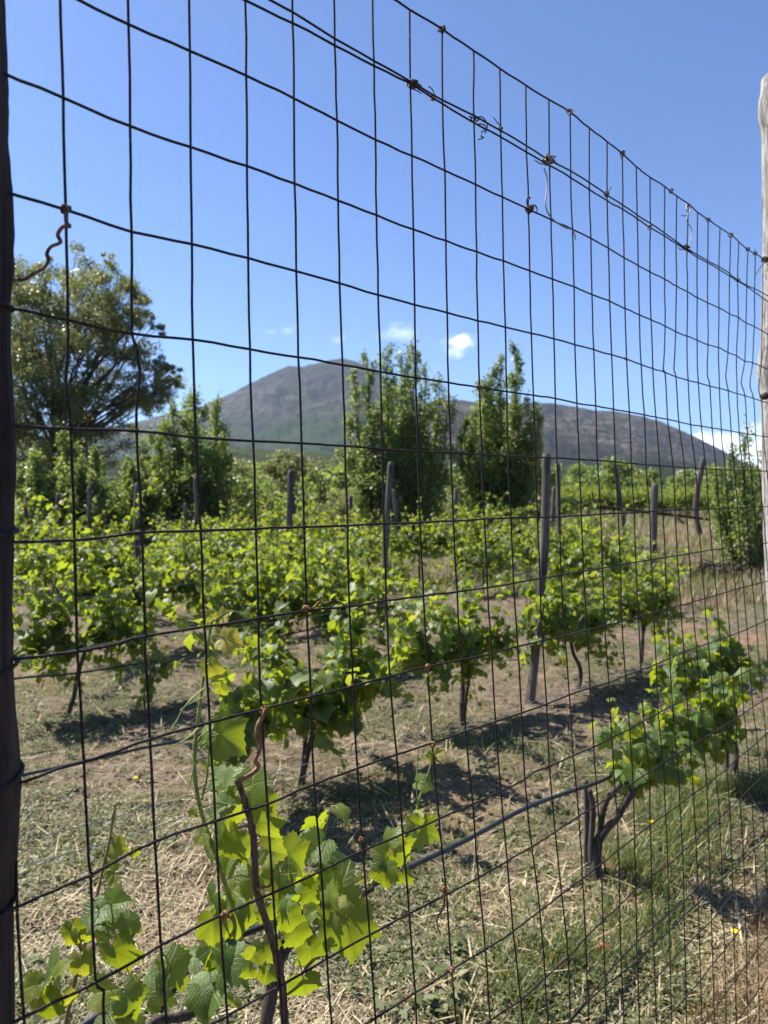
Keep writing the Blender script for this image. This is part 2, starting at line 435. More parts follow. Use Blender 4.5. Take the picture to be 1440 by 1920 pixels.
# ------------------------------------------------------------------ leaves
def leaf_template(n, rings, teeth, seed=0, fold=0.22, droop=0.28, deep=1.0):
    r_ = np.random.default_rng(seed)
    key_t = np.radians([0, 14, 30, 42, 55, 70, 86, 100, 116, 135, 152, 165, 172])
    key_r = np.array([1.0, .86, .72, .76, .90, .76, .62, .66, .70, .60, .50, .38, .06])
    key_r = 1 - (1 - key_r) * np.where(key_t < 1.6, deep, 1)
    th = np.linspace(-math.radians(172), math.radians(172), n)
    R = np.interp(np.abs(th), key_t, key_r) * (1 + r_.normal(0, 0.035, n))
    if teeth:
        R = R * (1 + 0.055 * np.where(np.arange(n) % 2 == 0, 1, -1) * (np.abs(th) < 2.8))
    x = np.sin(th) * R; y = np.cos(th) * R
    V = [[0, 0, 0]]; uv = [[0, 0, 0]]; T = []
    for k in range(1, rings + 1):
        f = k / rings
        for q in range(n):
            V.append([x[q] * f, y[q] * f, 0]); uv.append([x[q] * f, y[q] * f, 0])
    V = np.array(V); uv = np.array(uv)
    w1 = r_.uniform(0.7, 1.3); w2 = r_.uniform(-0.12, 0.12); pa = r_.uniform(0, 6.28)
    rad = np.hypot(V[:, 0], V[:, 1])
    V[:, 2] = fold * w1 * np.abs(V[:, 0]) - droop * w1 * np.clip(V[:, 1], -1, 2) ** 2 * 0.6 + w2 * V[:, 0] - 0.16 * rad ** 3 \
        + 0.05 * rad ** 2 * np.sin(5 * np.arctan2(V[:, 0], V[:, 1]) + pa)
    for q in range(n - 1): T.append((0, 1 + q + 1, 1 + q))
    for k in range(1, rings):
        o0 = 1 + (k - 1) * n; o1 = o0 + n
        for q in range(n - 1):
            T.append((o0 + q, o0 + q + 1, o1 + q + 1)); T.append((o0 + q, o1 + q + 1, o1 + q))
    return V, np.array(T), uv


def frames(tip, nrm):
    tip = tip / (np.linalg.norm(tip, axis=1)[:, None] + 1e-9)
    nrm = nrm - tip * np.sum(nrm * tip, 1)[:, None]
    nrm = nrm / (np.linalg.norm(nrm, axis=1)[:, None] + 1e-9)
    lat = np.cross(tip, nrm)
    return np.stack([lat, tip, nrm], 2)       # columns


def put_leaves(name, P, TIP, NRM_, SZ, LV, LY, temps, mt, parent=None, uv=False, smooth=True, r_=rng):
    P = np.asarray(P, float); n = len(P)
    Fm = frames(np.asarray(TIP, float), np.asarray(NRM_, float)); SZ = np.asarray(SZ, float)
    Vs, Ts, A, B, U = [], [], [], [], []; off = 0
    which = r_.integers(0, len(temps), n)
    for k, (tv, tt, tu) in enumerate(temps):
        ix = np.where(which == k)[0]
        if len(ix) == 0: continue
        v = np.einsum('nij,vj->nvi', Fm[ix], tv) * SZ[ix][:, None, None] + P[ix][:, None]
        Vs.append(v.reshape(-1, 3))
        f = tt[None] + (np.arange(len(ix)) * len(tv))[:, None, None] + off
        Ts.append(f.reshape(-1, tt.shape[1])); off += len(ix) * len(tv)
        A.append(np.repeat(np.asarray(LV)[ix], len(tt))); B.append(np.repeat(np.asarray(LY)[ix], len(tt)))
        if uv: U.append(np.tile(tu, (len(ix), 1)))
    at_ = [('lv', 'FACE', 'FLOAT', np.concatenate(A)), ('ly', 'FACE', 'FLOAT', np.concatenate(B))]
    if uv: at_.append(('luv', 'POINT', 'FLOAT_VECTOR', np.concatenate(U)))
    return new_mesh(name, np.concatenate(Vs), np.concatenate(Ts), mt, parent, smooth, at_)


T_FAR = [leaf_template(9, 1, False, s) for s in range(4)]
T_MID = [leaf_template(17, 2, False, s + 10) for s in range(5)]
T_NEAR = [leaf_template(49, 4, True, s + 20, fold=f, droop=d) for s, (f, d) in enumerate(((0.26, 0.35), (0.48, 0.25), (0.12, 0.7), (0.36, 0.5), (-0.2, 0.4)))]
T_RND = [(np.array([[0, 0, 0], [-.38, .42, .06], [0, 1, -.05], [.38, .42, .06]]), np.array([[0, 3, 2, 1]]), None)]   # poplar leaf
T_OVAL = [(np.array([[0, 0, 0], [-.3, .3, .05], [-.22, .75, .03], [0, 1, -.08], [.22, .75, .03], [.3, .3, .05]]), np.array([[0, 5, 4, 3, 2, 1]]), None)]


def unit(v): return v / (np.linalg.norm(v) + 1e-9)


def grow_shoots(starts, dirs, lens, r_, leaf=0.10, step=0.048, droop=1.3, side=True):
    """shoots -> (polylines, leaf arrays)"""
    lines = []; P, TP, NR, SZ, LV, LY, PT = [], [], [], [], [], [], []
    for s, d, L in zip(starts, dirs, lens):
        p = np.array(s, float); d = unit(np.array(d, float)); pts = [p.copy()]; n = max(3, int(L / step)); sd = 1
        bend = r_.normal(0, 0.5, 3) * np.array([1, 1, 0.2])
        for k in range(n):
            f = k / n
            d = unit(d + np.array([0, 0, -droop]) * 0.10 * (f ** 1.2) + bend * 0.05 + r_.normal(0, 0.05, 3))
            p = p + d * step; pts.append(p.copy())
            sdv = unit(np.cross(d, [r_.normal(0, .3), r_.normal(0, .3), 1]) * sd + r_.normal(0, .45, 3)); sd = -sd
            for rep in range(2 if (side and r_.random() < 0.6 and f < 0.8) else 1):
                pl = r_.uniform(0.03, 0.075) * (1 - 0.5 * f)
                sdv2 = unit(sdv + r_.normal(0, 0.6, 3) * rep)
                q = p + sdv2 * pl + np.array([0, 0, 0.01])
                P.append(q); PT.append((p.copy(), q.copy()))
                TP.append(unit(sdv2 + np.array([0, 0, -0.55 - 0.4 * r_.random()]) + r_.normal(0, .3, 3)))
                NR.append(unit(sdv2 * 0.75 + np.array([0, 0, 0.75]) + r_.normal(0, .35, 3)))
                SZ.append(leaf * (1 - 0.62 * f ** 1.5) * r_.uniform(0.7, 1.15) * (0.75 if rep else 1) * 0.62)
                LV.append(np.clip(r_.normal(0.45 + 0.3 * f, 0.28), 0, 1)); LY.append(np.clip((f - 0.74) * 2.4 + r_.normal(0, .08), 0, 1) * (0.8 if r_.random() < .8 else 0.1))
        lines.append(np.array(pts))
    return lines, (P, TP, NR, SZ, LV, LY), PT


def make_vine(seed, nshoot=30, height=1.0, arm=0.62, head=0.52, leaf=0.115, temps=None, mt=None, near=False, thin=False, arms=(-1, 1), petioles=False, leanx=0.0):
    r_ = np.random.default_rng(seed)
    root = empty('grapevine', (0, 0, 0))
    B = Buf()
    lean = r_.normal(0, 0.06, 2) + [leanx, 0]
    hp = np.array([lean[0], lean[1], head])
    tp = [[0, 0, -0.06], [r_.normal(0, .03), r_.normal(0, .03), head * .3], [lean[0] * .5 + r_.normal(0, .035), lean[1] * .5, head * .65], hp]
    tl = smooth_line(tp, 5)
    B.tube(tl, np.linspace(0.018, 0.013, len(tl)) * (0.5 if thin else 1) * (1 + 0.25 * r_.random(len(tl))), 8, True, 0.18, seed)
    if not thin:
        t2 = smooth_line([[0.03, 0.02, -0.05], [0.07, 0.03, head * .35], [0.05, -0.02, head * .8], hp + [0.03, 0, 0.02]], 4)
        if r_.random() < 0.4: B.tube(t2, np.linspace(0.016, 0.012, len(t2)), 6, True, 0.15, seed + 1)
    st, dr, ln = [], [], []
    armsP = []
    for sg in arms:
        a = smooth_line([hp, hp + [sg * arm * .35, r_.normal(0, .03), 0.05 + r_.normal(0, .03)], hp + [sg * arm * .7, r_.normal(0, .05), 0.05 + r_.normal(0, .03)],
                         hp + [sg * arm, r_.normal(0, .06), 0.02]], 5)
        if not thin: B.tube(a, np.linspace(0.018, 0.009, len(a)), 6, True, 0.15, seed + 3)
        armsP.append(a)
    B.build('trunk', M['bark'], root)
    for k in range(nshoot):
        a = armsP[k % len(armsP)]; p = a[int(r_.integers(0, len(a)))] if not thin else hp * r_.uniform(.3, 1)
        st.append(p); sgn = 1 if r_.random() < .5 else -1
        dr.append([r_.normal(0, .45), sgn * abs(r_.normal(0.15, .40)), 1.0]); ln.append(height * min(1.45, 0.30 + abs(r_.normal(0.25, .36))))
    for k in range(int(nshoot * 0.8)):           # low, drooping side shoots
        a = armsP[k % len(armsP)]; p = a[int(r_.integers(0, len(a)))] if not thin else hp * r_.uniform(.3, 1)
        st.append(p); dr.append([r_.normal(0, .8), r_.normal(0, .9), r_.uniform(-.7, .3)]); ln.append(r_.uniform(.2, .6) * height)
    lines, L, PT = grow_shoots(st, dr, ln, r_, leaf)
    C = Buf()
    for q in lines: C.tube(q, np.linspace(0.0042, 0.0018, len(q)), 4, False)
    if petioles:
        for (p, q) in PT: C.tube([p, (p + q) / 2 + [0, 0, .006], q], 0.0011, 4, False)
    C.build('canes', M['shoot'], root)
    put_leaves('foliage', *L, temps or T_FAR, mt or M['vleaf'], root, uv=near, r_=r_)
    return root


ROWA = math.atan2(DIRV[1], DIRV[0])
HIDE = []


def place(v, x, y, rz=None, sc=1.0, flip=False):
    v.location = (x, y, ghs(x, y) - 0.0); v.rotation_euler = (0, 0, ROWA + (math.pi if flip else 0) + (rz or 0)); v.scale = (sc, sc, sc)
    return v


def row_pt(k, u):
    """point of vine row k seen at image column u"""
    Y = (2.24 + 2.83 * k) / (1 - 1.0434 * (u - CX) / FPX)
    return (u - CX) / FPX * Y, Y


# --- the vines one can tell apart
near = [
    # seed, x, y, kwargs, label
    (101, 0.93, 3.19, dict(leanx=0.18, nshoot=24, height=0.36, arm=0.95, head=0.44, leaf=0.122, arms=(1,), near=True, temps=T_NEAR, mt=M['vleaf_near'], petioles=True),
     'big-leaved vine just behind the fence at lower right, over the twin twisted trunks'),
    (102, 2.06, 4.40, dict(nshoot=24, height=0.42, arm=0.38, head=0.5, leaf=0.122, near=True, temps=T_NEAR, mt=M['vleaf_near'], petioles=True),
     'vine against the right edge beside the pale fence post, nearest row'),
    (103, -0.51, 4.39, dict(nshoot=30, height=0.88, arm=0.55, head=0.42, leaf=0.14, arms=(-1, 1), near=True, temps=T_MID),
     'bushy vine on a bent dark trunk in the second row, below centre'),
    (104, 0.60, 5.56, dict(nshoot=30, height=0.8, arm=0.5, head=0.5, leaf=0.12, near=True, temps=T_MID),
     'vine on thin forked stems in the second row, between the two tall stakes'),
    (105, 1.72, 6.55, dict(nshoot=34, height=1.15, arm=0.6, head=0.5, leaf=0.12, near=True, temps=T_MID),
     'dense vine in the second row just right of the nearest dark stake'),
    (106, 2.62, 7.5, dict(nshoot=32, height=1.05, arm=0.6, head=0.5, leaf=0.12, near=True, temps=T_MID),
     'last dense vine at the right end of the second row, over a small shadow'),
    (107, -1.88, 5.85, dict(nshoot=6, height=0.5, arm=0.15, head=0.45, leaf=0.085, thin=True, near=True, temps=T_MID),
     'thin young vine standing alone on bare soil at left, third row'),
    (108, -2.50, 5.75, dict(nshoot=30, height=0.95, arm=0.5, head=0.5, leaf=0.12, near=True, temps=T_MID),
     'vine at left whose leaves reach beyond the thin young vine, third row'),
    (109, -1.05, 6.95, dict(nshoot=34, height=1.15, arm=0.6, head=0.5, leaf=0.12, near=True, temps=T_MID),
     'big vine of the third row behind the fence tendrils, left of the middle stake'),
]
placed = []
for (sd, x, y, kw, lb) in near:
    v = make_vine(sd, **kw); place(v, x, y); tag(v, lb, 'grapevine', 'grapevines of the vineyard'); placed.append((x, y))

# extra second trunk beside the first vine's (the photo shows a stake and a twisted trunk)
protos = [make_vine(200 + k, nshoot=(30, 22, 34, 26, 36, 18, 30)[k], height=(1.1, .95, 1.2, 1.0, 1.15, 1.25, 0.9)[k], leaf=0.125, temps=T_FAR if k > 2 else T_MID, arm=0.62) for k in range(7)]
used = [False] * 7
ordn = ['first', 'second', 'third', 'fourth', 'fifth', 'sixth', 'seventh', 'eighth', 'ninth', 'tenth', 'eleventh', 'twelfth', 'thirteenth']


def take(k):
    if not used[k]:
        used[k] = True; return protos[k]
    return copy_tree(protos[k])


nv = 0; rowv = {}
for k in range(2, 12):
    c = 2.24 + 2.83 * k
    s = -30.0
    while s < 30:
        s += 1.22 * random.uniform(0.88, 1.15)
        x = s * DIRV[0]; y = c + s * DIRV[1]
        x += random.gauss(0, .05); y += random.gauss(0, .05)
        if y < 3.5 or y > 24: continue
        u = CX + x / y * FPX
        if u < -60 or u > 1500: continue
        if any(math.hypot(x - a, y - b) < 0.8 for a, b in placed): continue
        if y > 12 + 2.5 * (u < 1000) * 2 and u > 1080: continue
        if u > 560 and y > 16.5: continue
        if k == 2 and (u < 60 or 215 < u < 330): continue
        if random.random() < 0.18: continue
        v = take((nv % 3) if y < 8.5 else 3 + nv % 4); nv += 1
        place(v, x, y, random.gauss(0, .12), random.uniform(0.78, 1.15), random.random() < .5)
        rowv.setdefault(k, []).append((u, v))
for k, L in rowv.items():
    L.sort(key=lambda q: q[0])
    for q, (u, v) in enumerate(L):
        tag(v, 'leafy green grapevine, %s from the left in the %s row back from the fence' % (('first', 'second', 'third', 'fourth', 'fifth', 'sixth', 'seventh', 'eighth', 'ninth', 'tenth', 'eleventh', 'twelfth', 'thirteenth')[min(q, 12)], ordn[k]), 'grapevine', 'grapevines of the vineyard')
# vines of the field beyond the rusty pipe
for k in range(7):
    for s in range(16):
        y = 31 + k * 3.4 + random.uniform(-.4, .4); u = 1010 + s * 24 + random.uniform(-6, 6)
        x = (u - CX) / FPX * y
        v = take(3 + (k + s) % 4)
        v.location = (x, y, ghs(x, y)); v.rotation_euler = (0, 0, random.uniform(0, 6)); sc = random.uniform(0.85, 1.2); v.scale = (sc, sc, sc)
        tag(v, 'small distant grapevine in the far field beyond the rusty pipe, %s' % ('its near rows' if k < 2 else ('its middle rows' if k < 5 else 'its farthest rows')), 'grapevine', 'far vines beyond the pipe')


# ------------------------------------------------------------------ posts
def post(name, base, top, r0, r1, mt, seed, mid=None, seg=14, n=26, lump=0.05):
    r_ = np.random.default_rng(seed); base = np.array(base, float); top = np.array(top, float)
    L = np.linalg.norm(top - base)
    ctrl = [base, base * .66 + top * .34, base * .33 + top * .67, top]
    for q in (1, 2):
        ctrl[q] = ctrl[q] + np.append(r_.normal(0, 0.010 * L, 2), 0)
        if mid is not None: ctrl[q] = ctrl[q] + np.array(mid)
    ln = smooth_line(ctrl, n // 3)
    rad = np.linspace(r0, r1, len(ln)) * (1 + 0.05 * np.sin(np.arange(len(ln)) * .8 + seed)); rad[-1] *= 0.82
    B = Buf(); loc = base.copy(); B.tube(ln - loc, rad, seg, True, lump, seed)
    o = B.build(name, mt, smooth=True); o.location = loc
    return o


def stake(px, pyt, d, pxb, r, label, seed, mid=None, base_off=-0.1):
    t_ = at(px, pyt, d); b_ = at(pxb, 1000, d); b_[2] = ghs(b_[0], b_[1]) + base_off
    o = post('vineyard_post', b_, t_, r * .86, r * .74, M['vine_post'], seed, mid)
    return tag(o, label, 'wooden post', 'vineyard stakes')


stake(1025, 851, 6.11, 992, 0.047, 'nearest tall dark stake, leaning, right of centre between vines', 1, mid=(0.02, 0, 0))
stake(733, 866, 8.3, 712, 0.046, 'tall grey stake in the very middle of the vineyard, left poplar behind it', 2)
stake(546, 881, 10.7, 533, 0.060, 'rounded grey stake left of the middle, below the volcano', 3)
stake(367, 893, 13.5, 362, 0.055, 'slim stake at left in front of the dark bushy tree', 4)
stake(738, 917, 14.5, 757, 0.050, 'short stake leaning left just behind the middle grey stake', 5)
stake(856, 915, 16.0, 861, 0.060, 'straight stake standing between the two poplar clumps', 6)
stake(1047, 868, 13.5, 1058, 0.055, 'dark crooked stake right behind the nearest leaning stake', 7, mid=(-0.03, 0, 0))
stake(1040, 913, 15.5, 1036, 0.062, 'short pale stake seen low behind the nearest leaning stake', 8)
stake(1153, 872, 18.0, 1176, 0.065, 'thin bent stake leaning left beside the left part of the rusty pipe', 9, mid=(0.05, 0, 0))
stake(1228, 906, 14.5, 1226, 0.090, 'thick straight stake in front of the middle of the rusty pipe', 10)
stake(1319, 859, 20.0, 1316, 0.095, 'crooked S-shaped pale stake at the right end of the pipe', 11, mid=(-0.16, 0, 0.0))
stake(1110, 922, 22.0, 1122, 0.045, 'thin faraway stake leaning left over dry grass', 12)
for q, (px, pyt, d, pxb) in enumerate(((47, 937, 15, 46), (110, 925, 13, 104), (169, 909, 13.5, 173), (205, 950, 16.5, 206), (258, 905, 10.5, 258), (348, 943, 15.5, 350),
                                       (413, 931, 17.5, 414), (297, 945, 18, 297), (385, 925, 18.5, 386))):
    lab = ('short dark stake nearest the left fence post', 'stake at far left before the pale young poplars', 'dark stake at left, second right of the left fence post',
           'thin stake low before the grey-green bush', 'slim stake hidden along the second fence wire at left', 'stake close left of the slim tall one by the dark tree',
           'stake just right of the dark bushy tree', 'faint stake in the shade of the dark bushy tree', 'stake deep in the shadow behind the slim tall one')[q]
    stake(px, pyt, d, pxb, 0.05, lab, 20 + q)
stake(658, 929, 17, 657, 0.06, 'short stake before the left edge of the middle poplar', 40)
stake(600, 911, 26, 601, 0.06, 'thin faraway stake before the round dark shrub', 41)
stake(551, 925, 19, 550, 0.07, 'stake half hidden close behind the rounded grey one', 42)
# short stake next to the nearest vine
o = post('vine_stake', [0.905, 3.30, -0.05], list(at(1098, 1462, 3.27)), 0.015, 0.013, M['vine_post'], 50, lump=0.1)
tag(o, 'short grey stake tied beside the twisted trunks at lower right', 'wooden stake')
# twisted trunk pair of the nearest vine is extended by a second stem
for v in list(bpy.data.objects):
    if v.get('label', '').startswith('big-leaved vine'):
        B = Buf()
        Rm = np.array([[DIRV[0], DIRV[1], 0], [-DIRV[1], DIRV[0], 0], [0, 0, 1]])
        base = np.array(v.location)
        for pts, r0 in (([(1118, 1690), (1108, 1600), (1112, 1520), (1106, 1480)], 0.014),):
            P = np.array([Rm @ (at(a_, b_, 3.22 + 0.0012 * (a_ - 1110)) - base) for a_, b_ in pts])
            ln_ = smooth_line(P, 6); B.tube(ln_, np.linspace(r0, r0 * .6, len(ln_)) * (1 + .2 * np.random.default_rng(5).random(len(ln_))), 8, True, 0.2, 9)
        B.build('trunk', M['bark'], v)

# ------------------------------------------------------------------ the fence
VW = {
 0: [(-38, -40), (-25, 400), (-5, 900), (15, 1300), (33, 1720), (45, 1920), (52, 2100)],
 1: [(112, -40), (113, 0), (118, 183), (123, 390), (128, 600), (127, 640), (124, 720), (128, 760), (133, 805), (140, 1015), (145, 1222), (150, 1300), (157, 1428), (165, 1600), (170, 1645), (176, 1790), (180, 1843), (191, 1856), (195, 1880), (196, 2100)],
 2: [(239, -40), (244, 240), (246, 433), (247, 600), (248, 628), (257, 660), (262, 700), (258, 740), (256, 808), (266, 998), (272, 1192), (276, 1280), (281, 1385), (290, 1578), (302, 1773), (312, 1920), (320, 2100)],
 3: [(355, -40), (356, 95), (357, 275), (359, 457), (361, 625), (368, 820), (376, 996), (384, 1177), (389, 1280), (393, 1355), (404, 1540), (413, 1718), (427, 1920), (438, 2100)],
 4: [(458, -60), (462, 140), (463, 310), (465, 483), (468, 655), (474, 827), (480, 991), (484, 1160), (487, 1280), (490, 1330), (501, 1508), (512, 1675), (524, 1845), (530, 1920), (540, 2100)],
 5: [(545, -110), (549, 44), (551, 183), (553, 345), (556, 508), (560, 670), (566, 831), (570, 988), (575, 1145), (581, 1280), (589, 1470), (602, 1633), (613, 1798), (621, 1920), (630, 2100)],
 6: [(625, -75), (628, 85), (632, 226), (634, 376), (637, 531), (642, 684), (647, 836), (651, 985), (655, 1137), (662, 1285), (670, 1441), (680, 1595), (693, 1753), (703, 1905), (715, 2100)],
 7: [(698, -28), (701, 124), (704, 262), (706, 404), (709, 553), (713, 697), (717, 842), (720, 982), (724, 1127), (731, 1268), (743, 1415), (755, 1565), (767, 1713), (778, 1863), (790, 2100)],
 8: [(768, 18), (769, 155), (772, 292), (775, 430), (777, 571), (779, 708), (784, 847), (787, 980), (794, 1117), (801, 1250), (811, 1393), (823, 1535), (837, 1677), (847, 1818), (856, 1930), (868, 2080)],
 9: [(829, 55), (830, 195), (834, 320), (836, 452), (838, 586), (841, 717), (845, 849), (850, 977), (857, 1110), (865, 1238), (873, 1372), (886, 1508), (897, 1646), (910, 1780), (919, 1912), (930, 2080)],
 10: [(888, 95), (889, 230), (892, 346), (893, 472), (896, 601), (899, 726), (903, 852), (908, 973), (914, 1102), (922, 1225), (929, 1353), (939, 1484), (951, 1614), (962, 1746), (976, 1875), (981, 1940), (990, 2080)],
 11: [(937, 128), (939, 257), (942, 370), (944, 490), (947, 613), (950, 734), (953, 855), (958, 971), (963, 1094), (971, 1212), (978, 1337), (984, 1461), (997, 1587), (1012, 1708), (1022, 1833), (1028, 1920), (1040, 2080)],
 12: [(986, 160), (987, 285), (991, 392), (993, 507), (996, 625), (1000, 741), (1003, 857), (1008, 970), (1012, 1085), (1017, 1202), (1025, 1320), (1030, 1437), (1041, 1560), (1053, 1677), (1065, 1795), (1070, 1913), (1082, 2080)],
 13: [(1029, 187), (1030, 310), (1033, 412), (1036, 523), (1039, 635), (1041, 747), (1044, 859), (1049, 969), (1052, 1078), (1059, 1193), (1068, 1303), (1075, 1417), (1085, 1530), (1092, 1647), (1098, 1758), (1103, 1871), (1110, 2060)],
 14: [(1069, 210), (1070, 333), (1073, 430), (1076, 537), (1078, 646), (1082, 756), (1086, 861), (1090, 966), (1094, 1071), (1100, 1182), (1107, 1290), (1113, 1401), (1121, 1510), (1127, 1620), (1131, 1727), (1134, 1832), (1142, 2040)],
 15: [(1105, 240), (1105, 356), (1108, 448), (1110, 552), (1113, 656), (1117, 761), (1120, 864), (1126, 964), (1130, 1065), (1134, 1173), (1141, 1280), (1147, 1383), (1154, 1487), (1160, 1593), (1162, 1697), (1165, 1800), (1175, 2040)],
 16: [(1138, 265), (1138, 376), (1141, 465), (1143, 564), (1147, 665), (1150, 767), (1154, 866), (1159, 962), (1163, 1060), (1166, 1166), (1173, 1267), (1180, 1367), (1187, 1467), (1190, 1570), (1192, 1668), (1194, 1768), (1203, 2030)],
 17: [(1167, 288), (1168, 393), (1170, 482), (1172, 578), (1175, 673), (1180, 772), (1184, 869), (1189, 961), (1192, 1054), (1197, 1158), (1202, 1258), (1207, 1352), (1217, 1447), (1219, 1547), (1222, 1642), (1224, 1740), (1234, 2020)],
 18: [(1193, 312), (1195, 410), (1197, 498), (1199, 590), (1202, 683), (1208, 777), (1212, 871), (1218, 960), (1221, 1050), (1226, 1149), (1230, 1248), (1234, 1338), (1243, 1430), (1248, 1527), (1252, 1622), (1254, 1714), (1262, 2000)],
 19: [(1219, 332), (1219, 427), (1219, 510), (1221, 600), (1224, 691), (1230, 782), (1237, 874), (1243, 959), (1247, 1046), (1251, 1142), (1256, 1236), (1261, 1323), (1269, 1415), (1275, 1508), (1280, 1597), (1282, 1700), (1290, 2000)],
 20: [(1246, 350), (1246, 443), (1246, 523), (1247, 611), (1244, 690), (1247, 702), (1252, 786), (1262, 876), (1266, 958), (1270, 1042), (1276, 1136), (1282, 1224), (1288, 1310), (1294, 1400), (1300, 1488), (1305, 1575), (1311, 1750), (1318, 2000)],
 21: [(1269, 368), (1268, 457), (1268, 537), (1267, 622), (1264, 692), (1267, 706), (1273, 791), (1283, 877), (1287, 957), (1292, 1038), (1298, 1130), (1306, 1215), (1312, 1298), (1318, 1385), (1325, 1472), (1328, 1553), (1334, 1728), (1342, 2000)],
 22: [(1291, 382), (1288, 470), (1289, 547), (1288, 630), (1290, 713), (1295, 796), (1304, 878), (1309, 955), (1314, 1034), (1321, 1122), (1328, 1206), (1335, 1288), (1340, 1372), (1343, 1457), (1349, 1535), (1356, 1703), (1364, 2000)],
 23: [(1308, 398), (1307, 482), (1307, 558), (1307, 638), (1309, 718), (1315, 799), (1324, 879), (1329, 954), (1335, 1031), (1343, 1116), (1350, 1199), (1355, 1280), (1362, 1358), (1363, 1443), (1368, 1515), (1374, 1680), (1383, 2000)],
 24: [(1328, 412), (1327, 493), (1327, 568), (1328, 645), (1326, 700), (1331, 725), (1335, 802), (1343, 880), (1349, 953), (1354, 1028), (1362, 1110), (1369, 1192), (1374, 1271), (1380, 1347), (1383, 1423), (1387, 1498), (1396, 1657), (1404, 2000)],
 25: [(1350, 427), (1348, 505), (1348, 577), (1347, 652), (1349, 728), (1352, 805), (1360, 881), (1366, 953), (1372, 1026), (1379, 1105), (1385, 1186), (1390, 1264), (1395, 1337), (1402, 1408), (1407, 1478), (1417, 1640), (1426, 2000)],
 26: [(1370, 440), (1368, 518), (1367, 588), (1365, 661), (1361, 706), (1365, 732), (1371, 808), (1377, 882), (1383, 952), (1388, 1023), (1394, 1102), (1401, 1180), (1406, 1256), (1412, 1326), (1420, 1392), (1426, 1462), (1440, 1700), (1448, 2000)],
 27: [(1385, 453), (1383, 527), (1384, 595), (1381, 667), (1382, 738), (1386, 811), (1393, 883), (1399, 951), (1404, 1022), (1411, 1098), (1418, 1172), (1424, 1248), (1430, 1316), (1436, 1377), (1448, 1600), (1462, 2000)],
 28: [(1402, 468), (1400, 537), (1399, 605), (1396, 677), (1390, 718), (1397, 743), (1401, 814), (1408, 884), (1414, 951), (1420, 1021), (1427, 1093), (1434, 1165), (1440, 1240), (1462, 1600), (1480, 2000)],
 29: [(1416, 476), (1415, 548), (1414, 613), (1411, 681), (1406, 722), (1413, 748), (1417, 817), (1423, 884), (1430, 950), (1436, 1019), (1452, 1240), (1480, 1600), (1498, 2000)],
 30: [(1431, 484), (1430, 556), (1429, 621), (1427, 688), (1422, 728), (1428, 752), (1432, 819), (1438, 884), (1452, 1019), (1470, 1240), (1496, 1600), (1515, 2000)],
}
